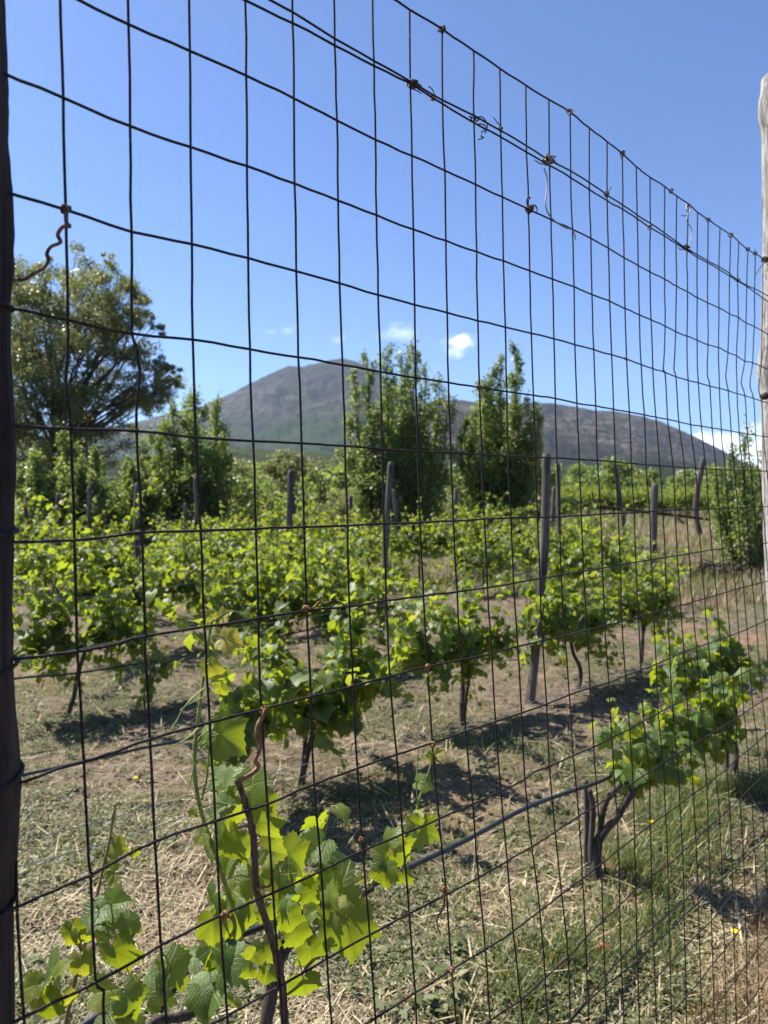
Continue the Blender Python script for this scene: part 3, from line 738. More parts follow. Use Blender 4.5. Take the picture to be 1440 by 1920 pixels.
RW = [
 [(300, -290), (480, -175), (626, -78), (699, -27), (768, 18), (829, 55), (888, 95), (937, 128), (986, 160), (1030, 187), (1069, 210), (1105, 240), (1138, 265), (1167, 288), (1193, 312), (1207, 324), (1219, 332), (1246, 350), (1269, 368), (1291, 382), (1308, 398), (1328, 412), (1350, 427), (1370, 440), (1385, 453), (1402, 468), (1416, 476), (1431, 485), (1460, 506)],
 [(300, -78), (459, 0), (549, 44), (628, 85), (701, 124), (769, 157), (830, 195), (889, 230), (939, 257), (987, 285), (1030, 310), (1070, 333), (1105, 356), (1138, 376), (1168, 393), (1195, 410), (1219, 427), (1246, 443), (1268, 457), (1288, 470), (1307, 482), (1327, 493), (1348, 505), (1368, 518), (1383, 527), (1400, 537), (1415, 548), (1440, 565), (1462, 580)],
 [(20, -62), (145, 0), (244, 48), (355, 95), (462, 142), (551, 185), (632, 226), (704, 262), (772, 292), (834, 320), (892, 346), (942, 370), (991, 392), (1033, 412), (1073, 430), (1107, 447), (1140, 465), (1168, 482), (1197, 498), (1218, 510), (1246, 523), (1268, 537), (1289, 547), (1307, 558), (1327, 568), (1348, 577), (1368, 588), (1384, 595), (1398, 605), (1414, 612), (1440, 627), (1462, 640)],
 [(-45, 115), (0, 134), (118, 183), (244, 238), (357, 275), (463, 312), (553, 345), (634, 376), (706, 404), (775, 430), (836, 452), (893, 472), (944, 490), (993, 507), (1035, 523), (1075, 537), (1109, 552), (1142, 564), (1171, 578), (1199, 590), (1222, 600), (1246, 611), (1267, 622), (1288, 630), (1307, 638), (1327, 646), (1348, 652), (1365, 661), (1381, 667), (1396, 677), (1411, 680), (1440, 693), (1462, 703)],
 [(-45, 342), (0, 356), (123, 393), (246, 433), (359, 458), (465, 484), (556, 509), (637, 531), (709, 553), (777, 571), (838, 586), (896, 601), (947, 613), (997, 625), (1039, 635), (1078, 646), (1113, 656), (1145, 665), (1174, 673), (1200, 683), (1224, 691), (1246, 698), (1267, 706), (1290, 713), (1310, 718), (1331, 724), (1348, 728), (1366, 733), (1382, 738), (1397, 742), (1413, 747), (1440, 756), (1462, 763)],
 [(-45, 566), (0, 575), (20, 578), (128, 600), (247, 627), (361, 637), (468, 656), (560, 670), (642, 684), (713, 697), (779, 708), (841, 717), (899, 726), (950, 734), (1000, 741), (1041, 747), (1082, 756), (1117, 761), (1149, 767), (1177, 772), (1204, 777), (1228, 782), (1251, 786), (1273, 791), (1295, 796), (1315, 799), (1335, 802), (1352, 805), (1371, 808), (1386, 811), (1401, 814), (1440, 819), (1462, 822)],
 [(-45, 796), (0, 797), (133, 805), (256, 808), (368, 820), (474, 827), (566, 831), (647, 836), (717, 842), (784, 847), (845, 849), (903, 852), (953, 855), (1003, 857), (1044, 859), (1086, 861), (1154, 866), (1212, 871), (1304, 878), (1440, 884), (1462, 885)],
 [(-45, 1026), (0, 1022), (30, 1018), (139, 1013), (200, 1007), (266, 998), (376, 996), (480, 991), (570, 988), (651, 985), (720, 982), (787, 980), (850, 977), (908, 973), (958, 971), (1004, 970), (1049, 969), (1126, 964), (1190, 961), (1262, 957), (1440, 950), (1462, 949)],
 [(-45, 1241), (0, 1238), (40, 1235), (145, 1222), (200, 1212), (272, 1193), (384, 1176), (484, 1160), (575, 1145), (655, 1137), (724, 1127), (794, 1117), (857, 1110), (914, 1102), (962, 1094), (1012, 1085), (1052, 1078), (1130, 1065), (1192, 1054), (1263, 1043), (1330, 1032), (1440, 1018), (1462, 1015)],
 [(-45, 1490), (35, 1470), (100, 1445), (157, 1428), (220, 1408), (281, 1386), (393, 1355), (490, 1330), (582, 1306), (662, 1287), (731, 1268), (801, 1250), (865, 1238), (922, 1225), (972, 1212), (1017, 1202), (1059, 1193), (1099, 1182), (1165, 1166), (1222, 1150), (1273, 1136), (1323, 1122), (1380, 1105), (1440, 1089), (1462, 1083)],
 [(-45, 1735), (35, 1700), (100, 1670), (170, 1640), (290, 1578), (402, 1540), (500, 1508), (589, 1470), (670, 1441), (743, 1415), (811, 1393), (873, 1372), (929, 1353), (978, 1337), (1025, 1320), (1068, 1303), (1107, 1290), (1141, 1280), (1173, 1267), (1202, 1257), (1247, 1238), (1285, 1222), (1320, 1209), (1355, 1197), (1400, 1180), (1440, 1162), (1462, 1153)],
 [(-45, 1950), (60, 1900), (100, 1880), (180, 1843), (302, 1773), (413, 1718), (512, 1675), (602, 1633), (680, 1595), (755, 1565), (823, 1535), (886, 1508), (938, 1484), (984, 1461), (1002, 1447), (1030, 1437), (1075, 1417), (1113, 1400), (1147, 1383), (1180, 1367), (1207, 1352), (1233, 1338), (1260, 1323), (1288, 1310), (1312, 1298), (1335, 1288), (1355, 1280), (1440, 1240), (1462, 1229)],
 [(302, 1972), (398, 1920), (440, 1898), (523, 1850), (613, 1798), (693, 1753), (767, 1713), (837, 1677), (897, 1645), (952, 1614), (998, 1587), (1040, 1560), (1085, 1530), (1120, 1510), (1153, 1487), (1187, 1467), (1217, 1447), (1243, 1430), (1268, 1415), (1293, 1400), (1318, 1385), (1340, 1372), (1363, 1358), (1393, 1338), (1440, 1308), (1462, 1294)],
 [(540, 2010), (697, 1913), (777, 1863), (847, 1818), (910, 1780), (961, 1747), (1012, 1708), (1053, 1677), (1092, 1647), (1127, 1620), (1160, 1593), (1190, 1570), (1218, 1547), (1248, 1527), (1275, 1508), (1300, 1488), (1325, 1472), (1343, 1457), (1362, 1443), (1382, 1423), (1403, 1407), (1440, 1373), (1462, 1353)],
 [(790, 2010), (917, 1915), (977, 1875), (1022, 1833), (1065, 1795), (1098, 1758), (1130, 1727), (1162, 1697), (1192, 1668), (1222, 1642), (1252, 1622), (1280, 1597), (1305, 1575), (1327, 1553), (1348, 1535), (1368, 1515), (1387, 1498), (1407, 1478), (1440, 1447), (1462, 1426)],
 [(1000, 1995), (1063, 1920), (1103, 1872), (1133, 1832), (1163, 1798), (1193, 1767), (1223, 1740), (1253, 1713), (1280, 1692), (1307, 1665), (1330, 1643), (1350, 1618), (1370, 1600), (1407, 1563), (1440, 1527), (1462, 1504)],
 [(1000, 1998), (1067, 1920), (1107, 1873), (1162, 1827), (1193, 1803), (1225, 1770), (1253, 1747), (1282, 1717), (1310, 1693), (1330, 1668), (1357, 1647), (1385, 1620), (1412, 1595), (1440, 1570), (1462, 1548)],
 [(1060, 2020), (1153, 1920), (1167, 1900), (1195, 1867), (1227, 1837), (1255, 1807), (1283, 1777), (1310, 1750), (1332, 1728), (1353, 1703), (1373, 1680), (1398, 1657), (1440, 1610), (1462, 1586)],
 [(1150, 2020), (1245, 1913), (1280, 1877), (1312, 1840), (1335, 1810), (1357, 1783), (1373, 1763), (1393, 1737), (1440, 1680), (1462, 1653)],
 [(1240, 2025), (1322, 1917), (1357, 1870), (1377, 1840), (1393, 1817), (1440, 1755), (1462, 1726)],
 [(1310, 2020), (1383, 1913), (1440, 1833), (1462, 1802)],
]
fence = empty('wire_fence', tuple(F(720, 960)[:2]) + (0,))
FO = np.array(fence.location)
tag(fence, 'rusty welded wire mesh fence running from lower left to the pale post', 'wire fence')


def wire_path(pts, off):
    P = np.array([F(a_, b_, off) for a_, b_ in pts]); out = smooth_line(P, 3)
    r_ = np.random.default_rng(int(abs(pts[0][0] * 7 + pts[0][1])))
    out[1:-1] += r_.normal(0, 0.00035, (len(out) - 2, 3)); return out - FO


wb = Buf()
for k, pts in VW.items(): wb.tube(wire_path(pts, 0.0020), 0.00155, 7, False)
wb.build('vertical_wires', M['wire'], fence)
wb = Buf()
for pts in RW: wb.tube(wire_path(pts, -0.0008), 0.00165, 7, False)
wb.build('horizontal_wires', M['wire'], fence)
SW = [(300, -118), (430, -48), (505, 0), (549, 23), (628, 73), (701, 114), (769, 152), (830, 188), (889, 217), (939, 245), (986, 272), (1030, 300), (1069, 320), (1105, 342), (1137, 365), (1167, 384), (1193, 402), (1218, 418),
      (1246, 437), (1268, 453), (1288, 467), (1327, 489), (1348, 500), (1368, 513), (1383, 525), (1400, 535), (1416, 542), (1440, 555), (1462, 568)]
wb = Buf(); wb.tube(wire_path(SW, -0.006), 0.0016, 7, False); wb.build('tension_wire', M['wire'], fence)
# the next bay past the pale post, out of the frame
wb = Buf()
p0 = F(1462, 925); zt = 2.40
for k in range(16):
    q = p0 + DIRV * (0.076 * (k + 1)); wb.tube(np.array([[q[0], q[1], 0.06], [q[0], q[1], zt]]) - FO, 0.00125, 5, False)
for k in range(24):
    z = 0.08 + k * 0.101; wb.tube(np.array([[p0[0], p0[1], z], list(p0[:2] + DIRV[:2] * 1.25) + [z]]) - FO, 0.0013, 5, False)
wb.build('next_bay_wires', M['wire'], fence)


def coil(B, c, axis, r, turns, pitch, wr, jit=0.0, seed=0):
    r_ = np.random.default_rng(seed); axis = unit(np.array(axis, float)); u = unit(np.cross(axis, [0.3, 0.5, 0.8])); v = np.cross(axis, u)
    n = int(turns * 12); P = []
    for k in range(n + 1):
        t_ = k / 12 * 2 * math.pi
        rr_ = r * (1 + jit * r_.normal())
        P.append(np.array(c) + axis * (pitch * (k / 12 - turns / 2)) + (u * math.cos(t_) + v * math.sin(t_)) * rr_ + r_.normal(0, 0.0003, 3))
    B.tube(P, wr, 5, True)


def tie(px, py, label, mt='tie', r=0.003, turns=3.5, wr=0.0009, tails=(), along=None, seed=0, jit=0.15):
    B = Buf(); c = F(px, py, 0.0) - FO
    ax_ = (F(px + 8, py + (along if along is not None else 4)) - F(px, py)) if along is not None else DIRV
    coil(B, c, ax_, r, turns, 0.0022, wr, jit, seed)
    if turns > 4: coil(B, c + np.array([0.002, -0.001, 0.001]), np.array([0, 0, 1.0]) + ax_ * .3, r * 1.15, turns * .5, 0.002, wr, jit, seed + 5)
    for tl in tails:
        P = np.array([F(a_, b_, -0.003 - 0.002 * q) for q, (a_, b_) in enumerate(tl)]); B.tube(smooth_line(P, 4) - FO, [wr] * (4 * (len(tl) - 1)) + [wr * .5], 5, True)
    o = B.build('tie_wire', M[mt], fence); o['label'] = label


tie(772, 158, 'dense knot of dark tie wire', r=0.006, turns=6, tails=([(772, 165), (785, 172), (790, 176)], [(776, 152), (786, 158), (791, 161)]), along=5, seed=1)
tie(812, 182, 'rusty knot with a tail pointing up', 'tie', 0.004, 3, tails=([(814, 180), (813, 172), (808, 165), (803, 162)],), along=5, seed=2)
tie(894, 224, 'loose bent twist of tie wire', r=0.004, turns=2, wr=0.0011, along=5, seed=3,
    tails=([(880, 218), (890, 221), (903, 219), (911, 227), (914, 235), (912, 243), (904, 247), (902, 255), (907, 258), (896, 262)], [(882, 220), (890, 232), (905, 233), (913, 240), (909, 251)]))
tie(938, 241, 'small twist on a vertical wire', r=0.0035, turns=2.5, along=5, seed=4, tails=([(938, 236), (931, 228), (925, 220)],))
tie(1027, 300, 'big grey knot of tie wire', 'tie_bright', 0.008, 6.5, 0.0013, along=5, seed=5, jit=.25,
    tails=([(1020, 308), (1011, 306), (1003, 300)], [(1020, 315), (1026, 335), (1025, 360), (1023, 385), (1031, 405), (1045, 418), (1060, 427), (1074, 432), (1080, 450)], [(1030, 300), (1040, 304), (1044, 305)]))
tie(992, 392, 'curled brown twist on the third wire', 'tie', 0.006, 4.5, 0.0014, along=4, seed=6,
    tails=([(990, 388), (988, 378), (990, 370), (994, 371), (991, 375)], [(994, 390), (1001, 384), (1007, 391), (1005, 399)]))
for q, (a_, b_, lb, tl) in enumerate(((829, 55, 'small clip on the top wire above the first knots', [(829, 57), (822, 60)]), (1069, 210, 'grey loop on the top wire', [(1066, 212), (1062, 208), (1068, 204), (1072, 208)]),
                                      (1167, 288, 'dark clip on the top wire', [(1166, 290), (1163, 299)]), (1258, 358, 'small twist on the top wire', [(1256, 356), (1263, 364)]),
                                      (1137, 364, 'twist with a short tail under the tension wire', [(1140, 360), (1146, 351)]), (1218, 426, 'pale twist between the two close wires', [(1214, 424), (1216, 432)]),
                                      (1328, 412, 'grey clip on the top wire near the post', [(1325, 408), (1336, 416)]), (1370, 440, 'ring clip on the top wire near the post', [(1364, 440), (1370, 446), (1376, 440)]),
                                      (1402, 467, 'last clip but one on the top wire', [(1400, 470), (1406, 465)]), (1416, 475, 'last clip on the top wire before the post', [(1414, 474), (1416, 466)]),
                                      (1384, 525, 'dark twist on the tension wire near the post', [(1380, 522), (1392, 530)]))):
    tie(a_, b_, lb, 'tie_bright' if q in (1, 5, 6, 7) else 'tie', 0.0048, 3, 0.0011, (tl,), 5, 20 + q)
tie(1291, 386, 'tall twist hanging from the top wire', 'tie_bright', 0.005, 3, 0.0011, along=5, seed=40, tails=([(1288, 384), (1287, 395), (1294, 388), (1290, 404), (1276, 403)], [(1290, 400), (1288, 415), (1296, 428), (1296, 445), (1292, 462)]))
tie(1286, 464, 'thick dark knot on the tension wire', r=0.006, turns=6, wr=0.0012, along=5, seed=41, tails=([(1284, 466), (1277, 468), (1272, 464)], [(1288, 466), (1298, 471)]))
tie(1434, 487, 'wire tied round the pale post', 'tie', 0.009, 5, 0.0012, along=5, seed=42, tails=([(1434, 490), (1424, 504), (1415, 518)], [(1434, 492), (1442, 500), (1436, 510)]))
for q, (a_, b_) in enumerate(((677, 1573), (575, 1140), (908, 972), (993, 1453), (1194, 1802), (1413, 1595), (1190, 1563), (662, 1286), (582, 1305), (1173, 672))):
    tie(a_, b_, 'small rusty ring on the mesh', 'tendril' if q < 3 else 'tie', 0.0026, 2.2, 0.0008, (), 3, 60 + q)


def hanging(name, pts, r0, r1, mt, label, cat, off=-0.006, knot=None, group=None):
    P = smooth_line(np.array([F(a_, b_, off) for a_, b_ in pts]), 5); base = P[0].copy()
    B = Buf(); B.tube(P - base, np.linspace(r0, r1, len(P)), 6, True, 0.12, 3)
    if knot: coil(B, F(*knot, -0.001) - base, DIRV, 0.0030, 3, 0.0022, r0 * .9, .15, 8); coil(B, F(*knot, -0.001) - base, (0, 0, 1), 0.0032, 2, 0.003, r0 * .8, .15, 9)
    o = B.build(name, M[mt], smooth=True); o.location = base
    return tag(o, label, cat, group)


G_T = 'dried tendrils on the fence'
hanging('dried_tendril', [(128, 388), (124, 400), (125, 418), (131, 424), (118, 425), (108, 440), (113, 454), (96, 462), (88, 475), (91, 488), (82, 502), (60, 515), (45, 524), (23, 525)], 0.0023, 0.0016, 'cane',
        'long curly dried tendril hanging at upper left against the sky', 'tendril', knot=(123, 392), group=G_T)
hanging('dried_tendril', [(500, 1325), (492, 1345), (484, 1358), (481, 1380), (488, 1400), (479, 1425), (485, 1437), (470, 1452), (447, 1464)], 0.0026, 0.0030, 'tendril',
        'orange twisted tendril joining the brown cane to the fence wire', 'tendril', knot=(495, 1331), group=G_T)
hanging('dried_tendril', [(569, 1140), (585, 1141), (598, 1129), (608, 1132), (622, 1126)], 0.0016, 0.0010, 'tendril', 'short pale curled tendril on the wire left of the middle stake', 'tendril', knot=(572, 1141), group=G_T)
hanging('dried_tendril', [(800, 1248), (803, 1262), (796, 1278), (788, 1292)], 0.0018, 0.0010, 'tendril', 'orange tendril hanging from a knot below the middle stake', 'tendril', knot=(802, 1250), group=G_T)
hanging('dried_tendril', [(811, 1396), (812, 1412), (818, 1424), (828, 1432)], 0.0019, 0.0011, 'tendril', 'brown tendril knotted above the small pale leaf', 'tendril', knot=(811, 1396), group=G_T)
hanging('dried_tendril', [(832, 1662), (833, 1680), (832, 1700), (821, 1720), (820, 1735), (826, 1752)], 0.0026, 0.0010, 'tendril', 'lowest orange tendril hanging before the straw', 'tendril', knot=(832, 1666), group=G_T)
hanging('dried_tendril', [(415, 1715), (425, 1717), (433, 1722), (438, 1728)], 0.0022, 0.0012, 'tendril', 'tiny orange tendril stub beside the green leaves at left', 'tendril', knot=(421, 1716), group=G_T)
hanging('dried_tendril', [(896, 722), (903, 730), (907, 740), (903, 752)], 0.0012, 0.0007, 'tendril', 'hair-thin tendril against the right poplar', 'tendril', knot=(898, 726), group=G_T)
hanging('dried_tendril', [(846, 1820), (848, 1834), (849, 1852)], 0.0022, 0.0010, 'tendril', 'short rusty tendril stub near the bottom edge', 'tendril', knot=(847, 1819), group=G_T)

# fence posts
lp = empty('fence_post', (0, 0, 0)); B = Buf()
prof = [(-85, 2120), (-84, 1900), (-79, 1700), (-74, 1500), (-77, 1300), (-82, 1050), (-88, 800), (-92, 600), (-93, 480), (-95, 330), (-101, 250), (-106, 120), (-110, -100), (-112, -420)]
P = []
for a_, b_ in prof:
    p = at(a_ - 7 * min(1, max(-.6, (b_ - 500) / 600)), b_, 0.70); P.append(p)
P = [np.array([P[0][0], P[0][1], -0.2])] + P[1:]
ln_ = smooth_line(np.array(P), 5); lp.location = ln_[0] + [0, 0, 0.2]
rad = 0.053 * (1 + 0.03 * np.sin(np.arange(len(ln_)) * .5))
B.tube(ln_ - np.array(lp.location), rad, 20, True, 0.03, 4); B.build('trunk_pole', M['dark_post'], lp)
tag(lp, 'dark brown wooden fence post cut by the left edge', 'fence post', 'fence posts')
c0 = np.array(ln_[0])
for yy_ in (1240, 1462, 1010, 580, 1725):
    ci = min(range(len(ln_)), key=lambda q: abs(ln_[q][2] - at(0, yy_, 0.70)[2])); B = Buf()
    ps = []
    for k in range(25):
        t_ = k / 24 * 2 * math.pi; ps.append(ln_[ci] + np.array([math.cos(t_) * (rad[ci] + .002), math.sin(t_) * (rad[ci] + .002), 0.004 * math.sin(t_)]))
    B.tube(np.array(ps) - np.array(lp.location), 0.0020, 6, False)
    B.build('wire_loop', M['wire'], lp)
pp = [(x_ + 7, y_) for x_, y_ in ((1492, 1935), (1490, 1700), (1484, 1400), (1476, 1200), (1468, 1050), (1463, 900), (1460, 770), (1458, 690), (1460, 560), (1462, 400), (1460, 260), (1456, 200), (1459, 143))]
P = np.array([at(a_, b_, 2.47) for a_, b_ in pp]); P[0][2] = -0.15
ln_ = smooth_line(P, 6); rad = np.linspace(0.068, 0.062, len(ln_))
for k in range(len(ln_)):
    zz = ln_[k][2]; rad[k] += 0.013 * math.exp(-((zz - at(0, 692, 2.47)[2]) / 0.045) ** 2) + 0.006 * math.exp(-((zz - at(0, 208, 2.47)[2]) / 0.05) ** 2)
rad[-1] *= 0.9
B = Buf(); base = ln_[0] + [0, 0, 0.15]; B.tube(ln_ - base, rad, 26, True, 0.028, 11)
o = B.build('fence_post', M['pale_post'], smooth=True); o.location = base
tag(o, 'pale weathered wooden fence post with a knot at the right edge', 'fence post', 'fence posts')
B = Buf(); kn = at(1437, 742, 2.42); B.tube(smooth_line(np.array([kn + [0, .02, 0], kn + [-.002, -.012, 0], kn + [-.004, -.02, -.002]]), 3) - base, [0.012, 0.012, 0.012, 0.010, 0.009, 0.007, 0.004], 8, True, .1, 2)
B.build('knot', M['dark_post'], o)

# ------------------------------------------------------------------ trellis wires and hoses
def strand(name, pts, r, mt, label, cat, seg=6, k=6, group=None):
    P = smooth_line(np.array(pts), k); base = P[0].copy(); B = Buf(); B.tube(P - base, r, seg, True)
    o = B.build(name, M[mt], smooth=True); o.location = base; return tag(o, label, cat, group)


def rowp(k, u, py):
    Y = (2.24 + 2.83 * k) / (1 - 1.0434 * (u - CX) / FPX); return at(u, py, Y)


GH = 'drip hoses along the vine rows'
strand('drip_hose', [rowp(0, -160, 2150), rowp(0, 60, 1990), rowp(0, 210, 1888), rowp(0, 370, 1788), rowp(0, 480, 1742), rowp(0, 655, 1678), rowp(0, 770, 1625), rowp(0, 880, 1572), rowp(0, 980, 1518), rowp(0, 1060, 1487), rowp(0, 1120, 1467), rowp(0, 1175, 1440), rowp(0, 1270, 1390), rowp(0, 1440, 1275)],
       0.0085, 'hose', 'black drip hose arching along the nearest vine row', 'irrigation hose', 8, group=GH)
strand('drip_hose', [rowp(1, -60, 1475), rowp(1, 35, 1455), rowp(1, 150, 1430), rowp(1, 270, 1402), rowp(1, 350, 1386), rowp(1, 420, 1362), rowp(1, 600, 1320), rowp(1, 760, 1275), rowp(1, 850, 1235), rowp(1, 1010, 1165), rowp(1, 1180, 1110), rowp(1, 1290, 1060)],
       0.0085, 'hose', 'black drip hose along the second vine row, seen at left', 'irrigation hose', 8, group=GH)
strand('drip_hose', [rowp(2, -60, 1285), rowp(2, 40, 1271), rowp(2, 145, 1262), rowp(2, 290, 1240), rowp(2, 370, 1232), rowp(2, 500, 1200), rowp(2, 700, 1150), rowp(2, 900, 1098), rowp(2, 1100, 1040)],
       0.0085, 'hose', 'black drip hose along the third vine row, seen at left', 'irrigation hose', 8, group=GH)
strand('old_cordon', [rowp(0, 250, 1975), rowp(0, 320, 1862), rowp(0, 350, 1820), rowp(0, 372, 1800), rowp(0, 400, 1785), rowp(0, 440, 1766), rowp(0, 478, 1780)], 0.009, 'bark', 'dark old vine arm lying along the hose at lower left', 'vine branch', 7)
GW = 'thin steel wires of the vine rows'
strand('trellis_wire', [rowp(0, -100, 1610), rowp(0, 35, 1578), rowp(0, 165, 1546), rowp(0, 260, 1520), rowp(0, 480, 1458), rowp(0, 620, 1420), rowp(0, 760, 1383), rowp(0, 950, 1330), rowp(0, 1150, 1265), rowp(0, 1440, 1150)], 0.0011, 'steel',
       'upper thin steel wire crossing in front of the straw at left', 'wire', 5, 4, GW)
strand('trellis_wire', [rowp(0, -100, 1662), rowp(0, 35, 1625), rowp(0, 165, 1590), rowp(0, 300, 1548), rowp(0, 480, 1484), rowp(0, 620, 1440), rowp(0, 760, 1395), rowp(0, 950, 1340), rowp(0, 1150, 1272), rowp(0, 1440, 1170)], 0.0011, 'steel',
       'lower thin steel wire just below the other at left', 'wire', 5, 4, GW)
for k, (o1, o2, lb) in enumerate(((0.98, 1.45, 'second'), (0.98, 1.4, 'third'))):
    for q, h_ in enumerate((o1, o2)):
        pts = []
        for u in range(-60, 1300, 150):
            Y = (2.24 + 2.83 * (k + 1)) / (1 - 1.0434 * (u - CX) / FPX); x = (u - CX) / FPX * Y
            pts.append([x, Y, ghs(x, Y) + h_ + .01 * math.sin(u)])
        strand('trellis_wire', pts, 0.0013, 'steel', '%s thin steel wire strung along the %s vine row' % (('lower', 'upper')[q], lb), 'wire', 4, 3, GW)

# ------------------------------------------------------------------ shoots climbing the fence
def shoot_thing(label, stems, leaves, tendrils, canes=(), stem_mat='shoot', r=0.0024, ls=0.35):
    base = F(*stems[0][0][0][:2], 0.05); base[2] = 0
    root = empty('vine_shoot', tuple(base)); tag(root, label, 'vine shoot', 'shoots at the fence')
    for (pts, r0, r1, off0, off1, mt) in stems:
        n = len(pts); P = np.array([F(a_, b_, off0 + (off1 - off0) * q / (n - 1)) for q, (a_, b_) in enumerate(pts)]); ln_ = smooth_line(P, 6)
        rr_ = np.linspace(r0, r1, len(ln_)); rr_ = rr_ * (1 + 0.25 * (np.arange(len(ln_)) % 6 == 0))
        B = Buf(); B.tube(ln_ - base, rr_, 8, True, 0.04, 2); B.build('stem', M[mt], root)
    for (pts, off) in tendrils:
        P = np.array([F(a_, b_, off) for a_, b_ in pts]); B = Buf(); ln_ = smooth_line(P, 6)
        B.tube(ln_ - base, np.linspace(0.0010, 0.0005, len(ln_)), 5, True); B.build('tendril', M['shoot'], root)
    for q, L in enumerate(leaves):
        (px, py, off, size, tipdeg, facing, lv, ly, tmp) = L[:9]
        # tipdeg: direction of the tip in the picture plane (0 right, 90 up); facing: (towards camera, right, up)
        c = F(px, py, off); tr_ = math.radians(tipdeg)
        tipv = np.array([math.cos(tr_), 0.0, math.sin(tr_)])
        fx, fr, fu = facing
        nr = unit(np.array([fr, -fx, fu])); tv_, tt_, tu_ = T_NEAR[tmp % 5]
        c = c - unit(tipv) * size * 0.18
        ob = put_leaves('leaf', [c - base], [tipv + np.array([0, 0.25 * (q % 3 - 1), 0])], [nr], [size * ls], [lv], [ly], [T_NEAR[tmp % 5]], M['vleaf_near'], root, uv=True, r_=np.random.default_rng(q))
        if len(L) > 9:
            B = Buf(); s_ = F(L[9][0], L[9][1], off); B.tube(smooth_line(np.array([s_, (s_ + c) / 2 + [0, 0, .004], c]), 4) - base, 0.0011, 5, True)
            B.build('petiole', M['shoot'], ob)
    return root


U_, D_ = (0.25, 0.1, 1.0), (0.9, 0.0, 0.45)
# tall green shoot with the brown cane
shoot_thing('tall green shoot with yellow young tip climbing beside the brown cane',
  [([(452, 1762), (437, 1700), (418, 1645), (398, 1585), (378, 1525), (366, 1460), (366, 1400), (374, 1330), (383, 1260), (391, 1200), (398, 1160), (396, 1152)], 0.0031, 0.0016, .10, .02, 'shoot'),
   ([(378, 1500), (388, 1455), (392, 1400)], 0.0016, 0.0012, .05, .05, 'shoot')],
  [ # px, py, off, size, tipdeg, facing(toward, right, up), lv, ly, template, [stem point]
   (424, 1152, .015, .034, 40, (.8, -.3, .4), .8, .95, 1, (400, 1160)), (392, 1150, .012, .026, 120, (.7, .3, .3), .7, .5, 0), (388, 1160, .02, .022, 200, (.6, .2, .5), .6, .5, 2),
   (436, 1202, .02, .052, -10, (.9, -.2, .5), .9, 1.0, 3, (392, 1195)), (404, 1262, .02, .056, -60, (.7, -.6, .2), .95, .45, 0, (388, 1250)),
   (418, 1296, .04, .035, -70, (.6, -.4, .6), .5, .2, 1), (386, 1385, .05, .060, 250, (.45, -.85, .2), .95, .15, 0, (370, 1395)), (432, 1390, .045, .098, -30, (.75, .25, .65), .3, 0, 1, (372, 1405)),
   (396, 1470, .06, .062, 215, (.35, -.2, .9), .5, 0, 3, (372, 1480)), (432, 1450, .07, .055, 60, (.5, -.4, .8), .7, 0, 2), (420, 1480, .08, .05, 20, (.6, -.3, .6), .8, .1, 0, (378, 1490)),
   (362, 1520, .05, .022, 100, (.9, -.2, .3), .9, .4, 1),
   (470, 1500, .08, .120, -95, (.8, -.55, .25), .5, .05, 0), (498, 1560, .09, .085, -60, (.8, -.6, .2), .8, .1, 4),
   (408, 1560, .08, .085, -100, (.6, -.8, .2), .75, .05, 0, (390, 1555)), (440, 1590, .07, .095, -70, (.7, -.7, .1), .85, .1, 3), (425, 1620, .09, .07, 240, (.7, -.7, .2), .8, .05, 1),
   (388, 1610, .09, .05, 250, (.6, -.6, .3), .9, .2, 2), (455, 1650, .09, .07, 200, (.8, -.4, .4), .6, .1, 4, (420, 1650)), (430, 1680, .10, .055, 240, (.7, -.5, .4), .8, .3, 0),
   (395, 1695, .10, .060, -110, (.5, -.1, .8), .2, 0, 2), (402, 1745, .10, .075, -85, (.8, .3, .5), .3, .05, 1), (450, 1740, .08, .075, -80, (.6, .3, .9), .15, 0, 3, (440, 1712)),
   (400, 1775, .12, .04, -90, (.8, -.5, .2), .95, .2, 0),
   (452, 1478, .07, .055, 30, (.7, -.6, .3), .9, .1, 3), (412, 1515, .06, .060, 200, (.5, .1, .9), .4, 0, 1, (376, 1515)), (440, 1535, .08, .060, -20, (.7, -.6, .2), .85, .1, 0, (385, 1545)), (372, 1570, .05, .034, 210, (.7, -.5, .3), .9, .3, 2, (390, 1565)),
   (455, 1600, .09, .07, -60, (.8, .2, .5), .3, 0, 4), (420, 1720, .10, .055, 250, (.7, -.4, .5), .7, .1, 1), (470, 1690, .10, .05, 210, (.6, -.6, .4), .9, .2, 2), (505, 1515, .09, .07, -50, (.6, .3, .8), .3, 0, 0)],
  [([(383, 1290), (360, 1310), (343, 1330), (332, 1350), (321, 1370), (328, 1388)], .03), ([(380, 1308), (355, 1320), (337, 1332)], .03), ([(372, 1365), (350, 1385), (320, 1400), (300, 1403)], .02),
   ([(400, 1165), (420, 1150), (445, 1148), (470, 1162), (490, 1178), (500, 1192), (502, 1200)], .012), ([(366, 1430), (358, 1460), (350, 1490), (342, 1510)], .04),
   ([(372, 1500), (355, 1492), (340, 1495), (330, 1505), (340, 1515), (325, 1530), (305, 1528)], .03), ([(392, 1290), (396, 1305), (388, 1330), (378, 1348)], .02)], ls=0.45)

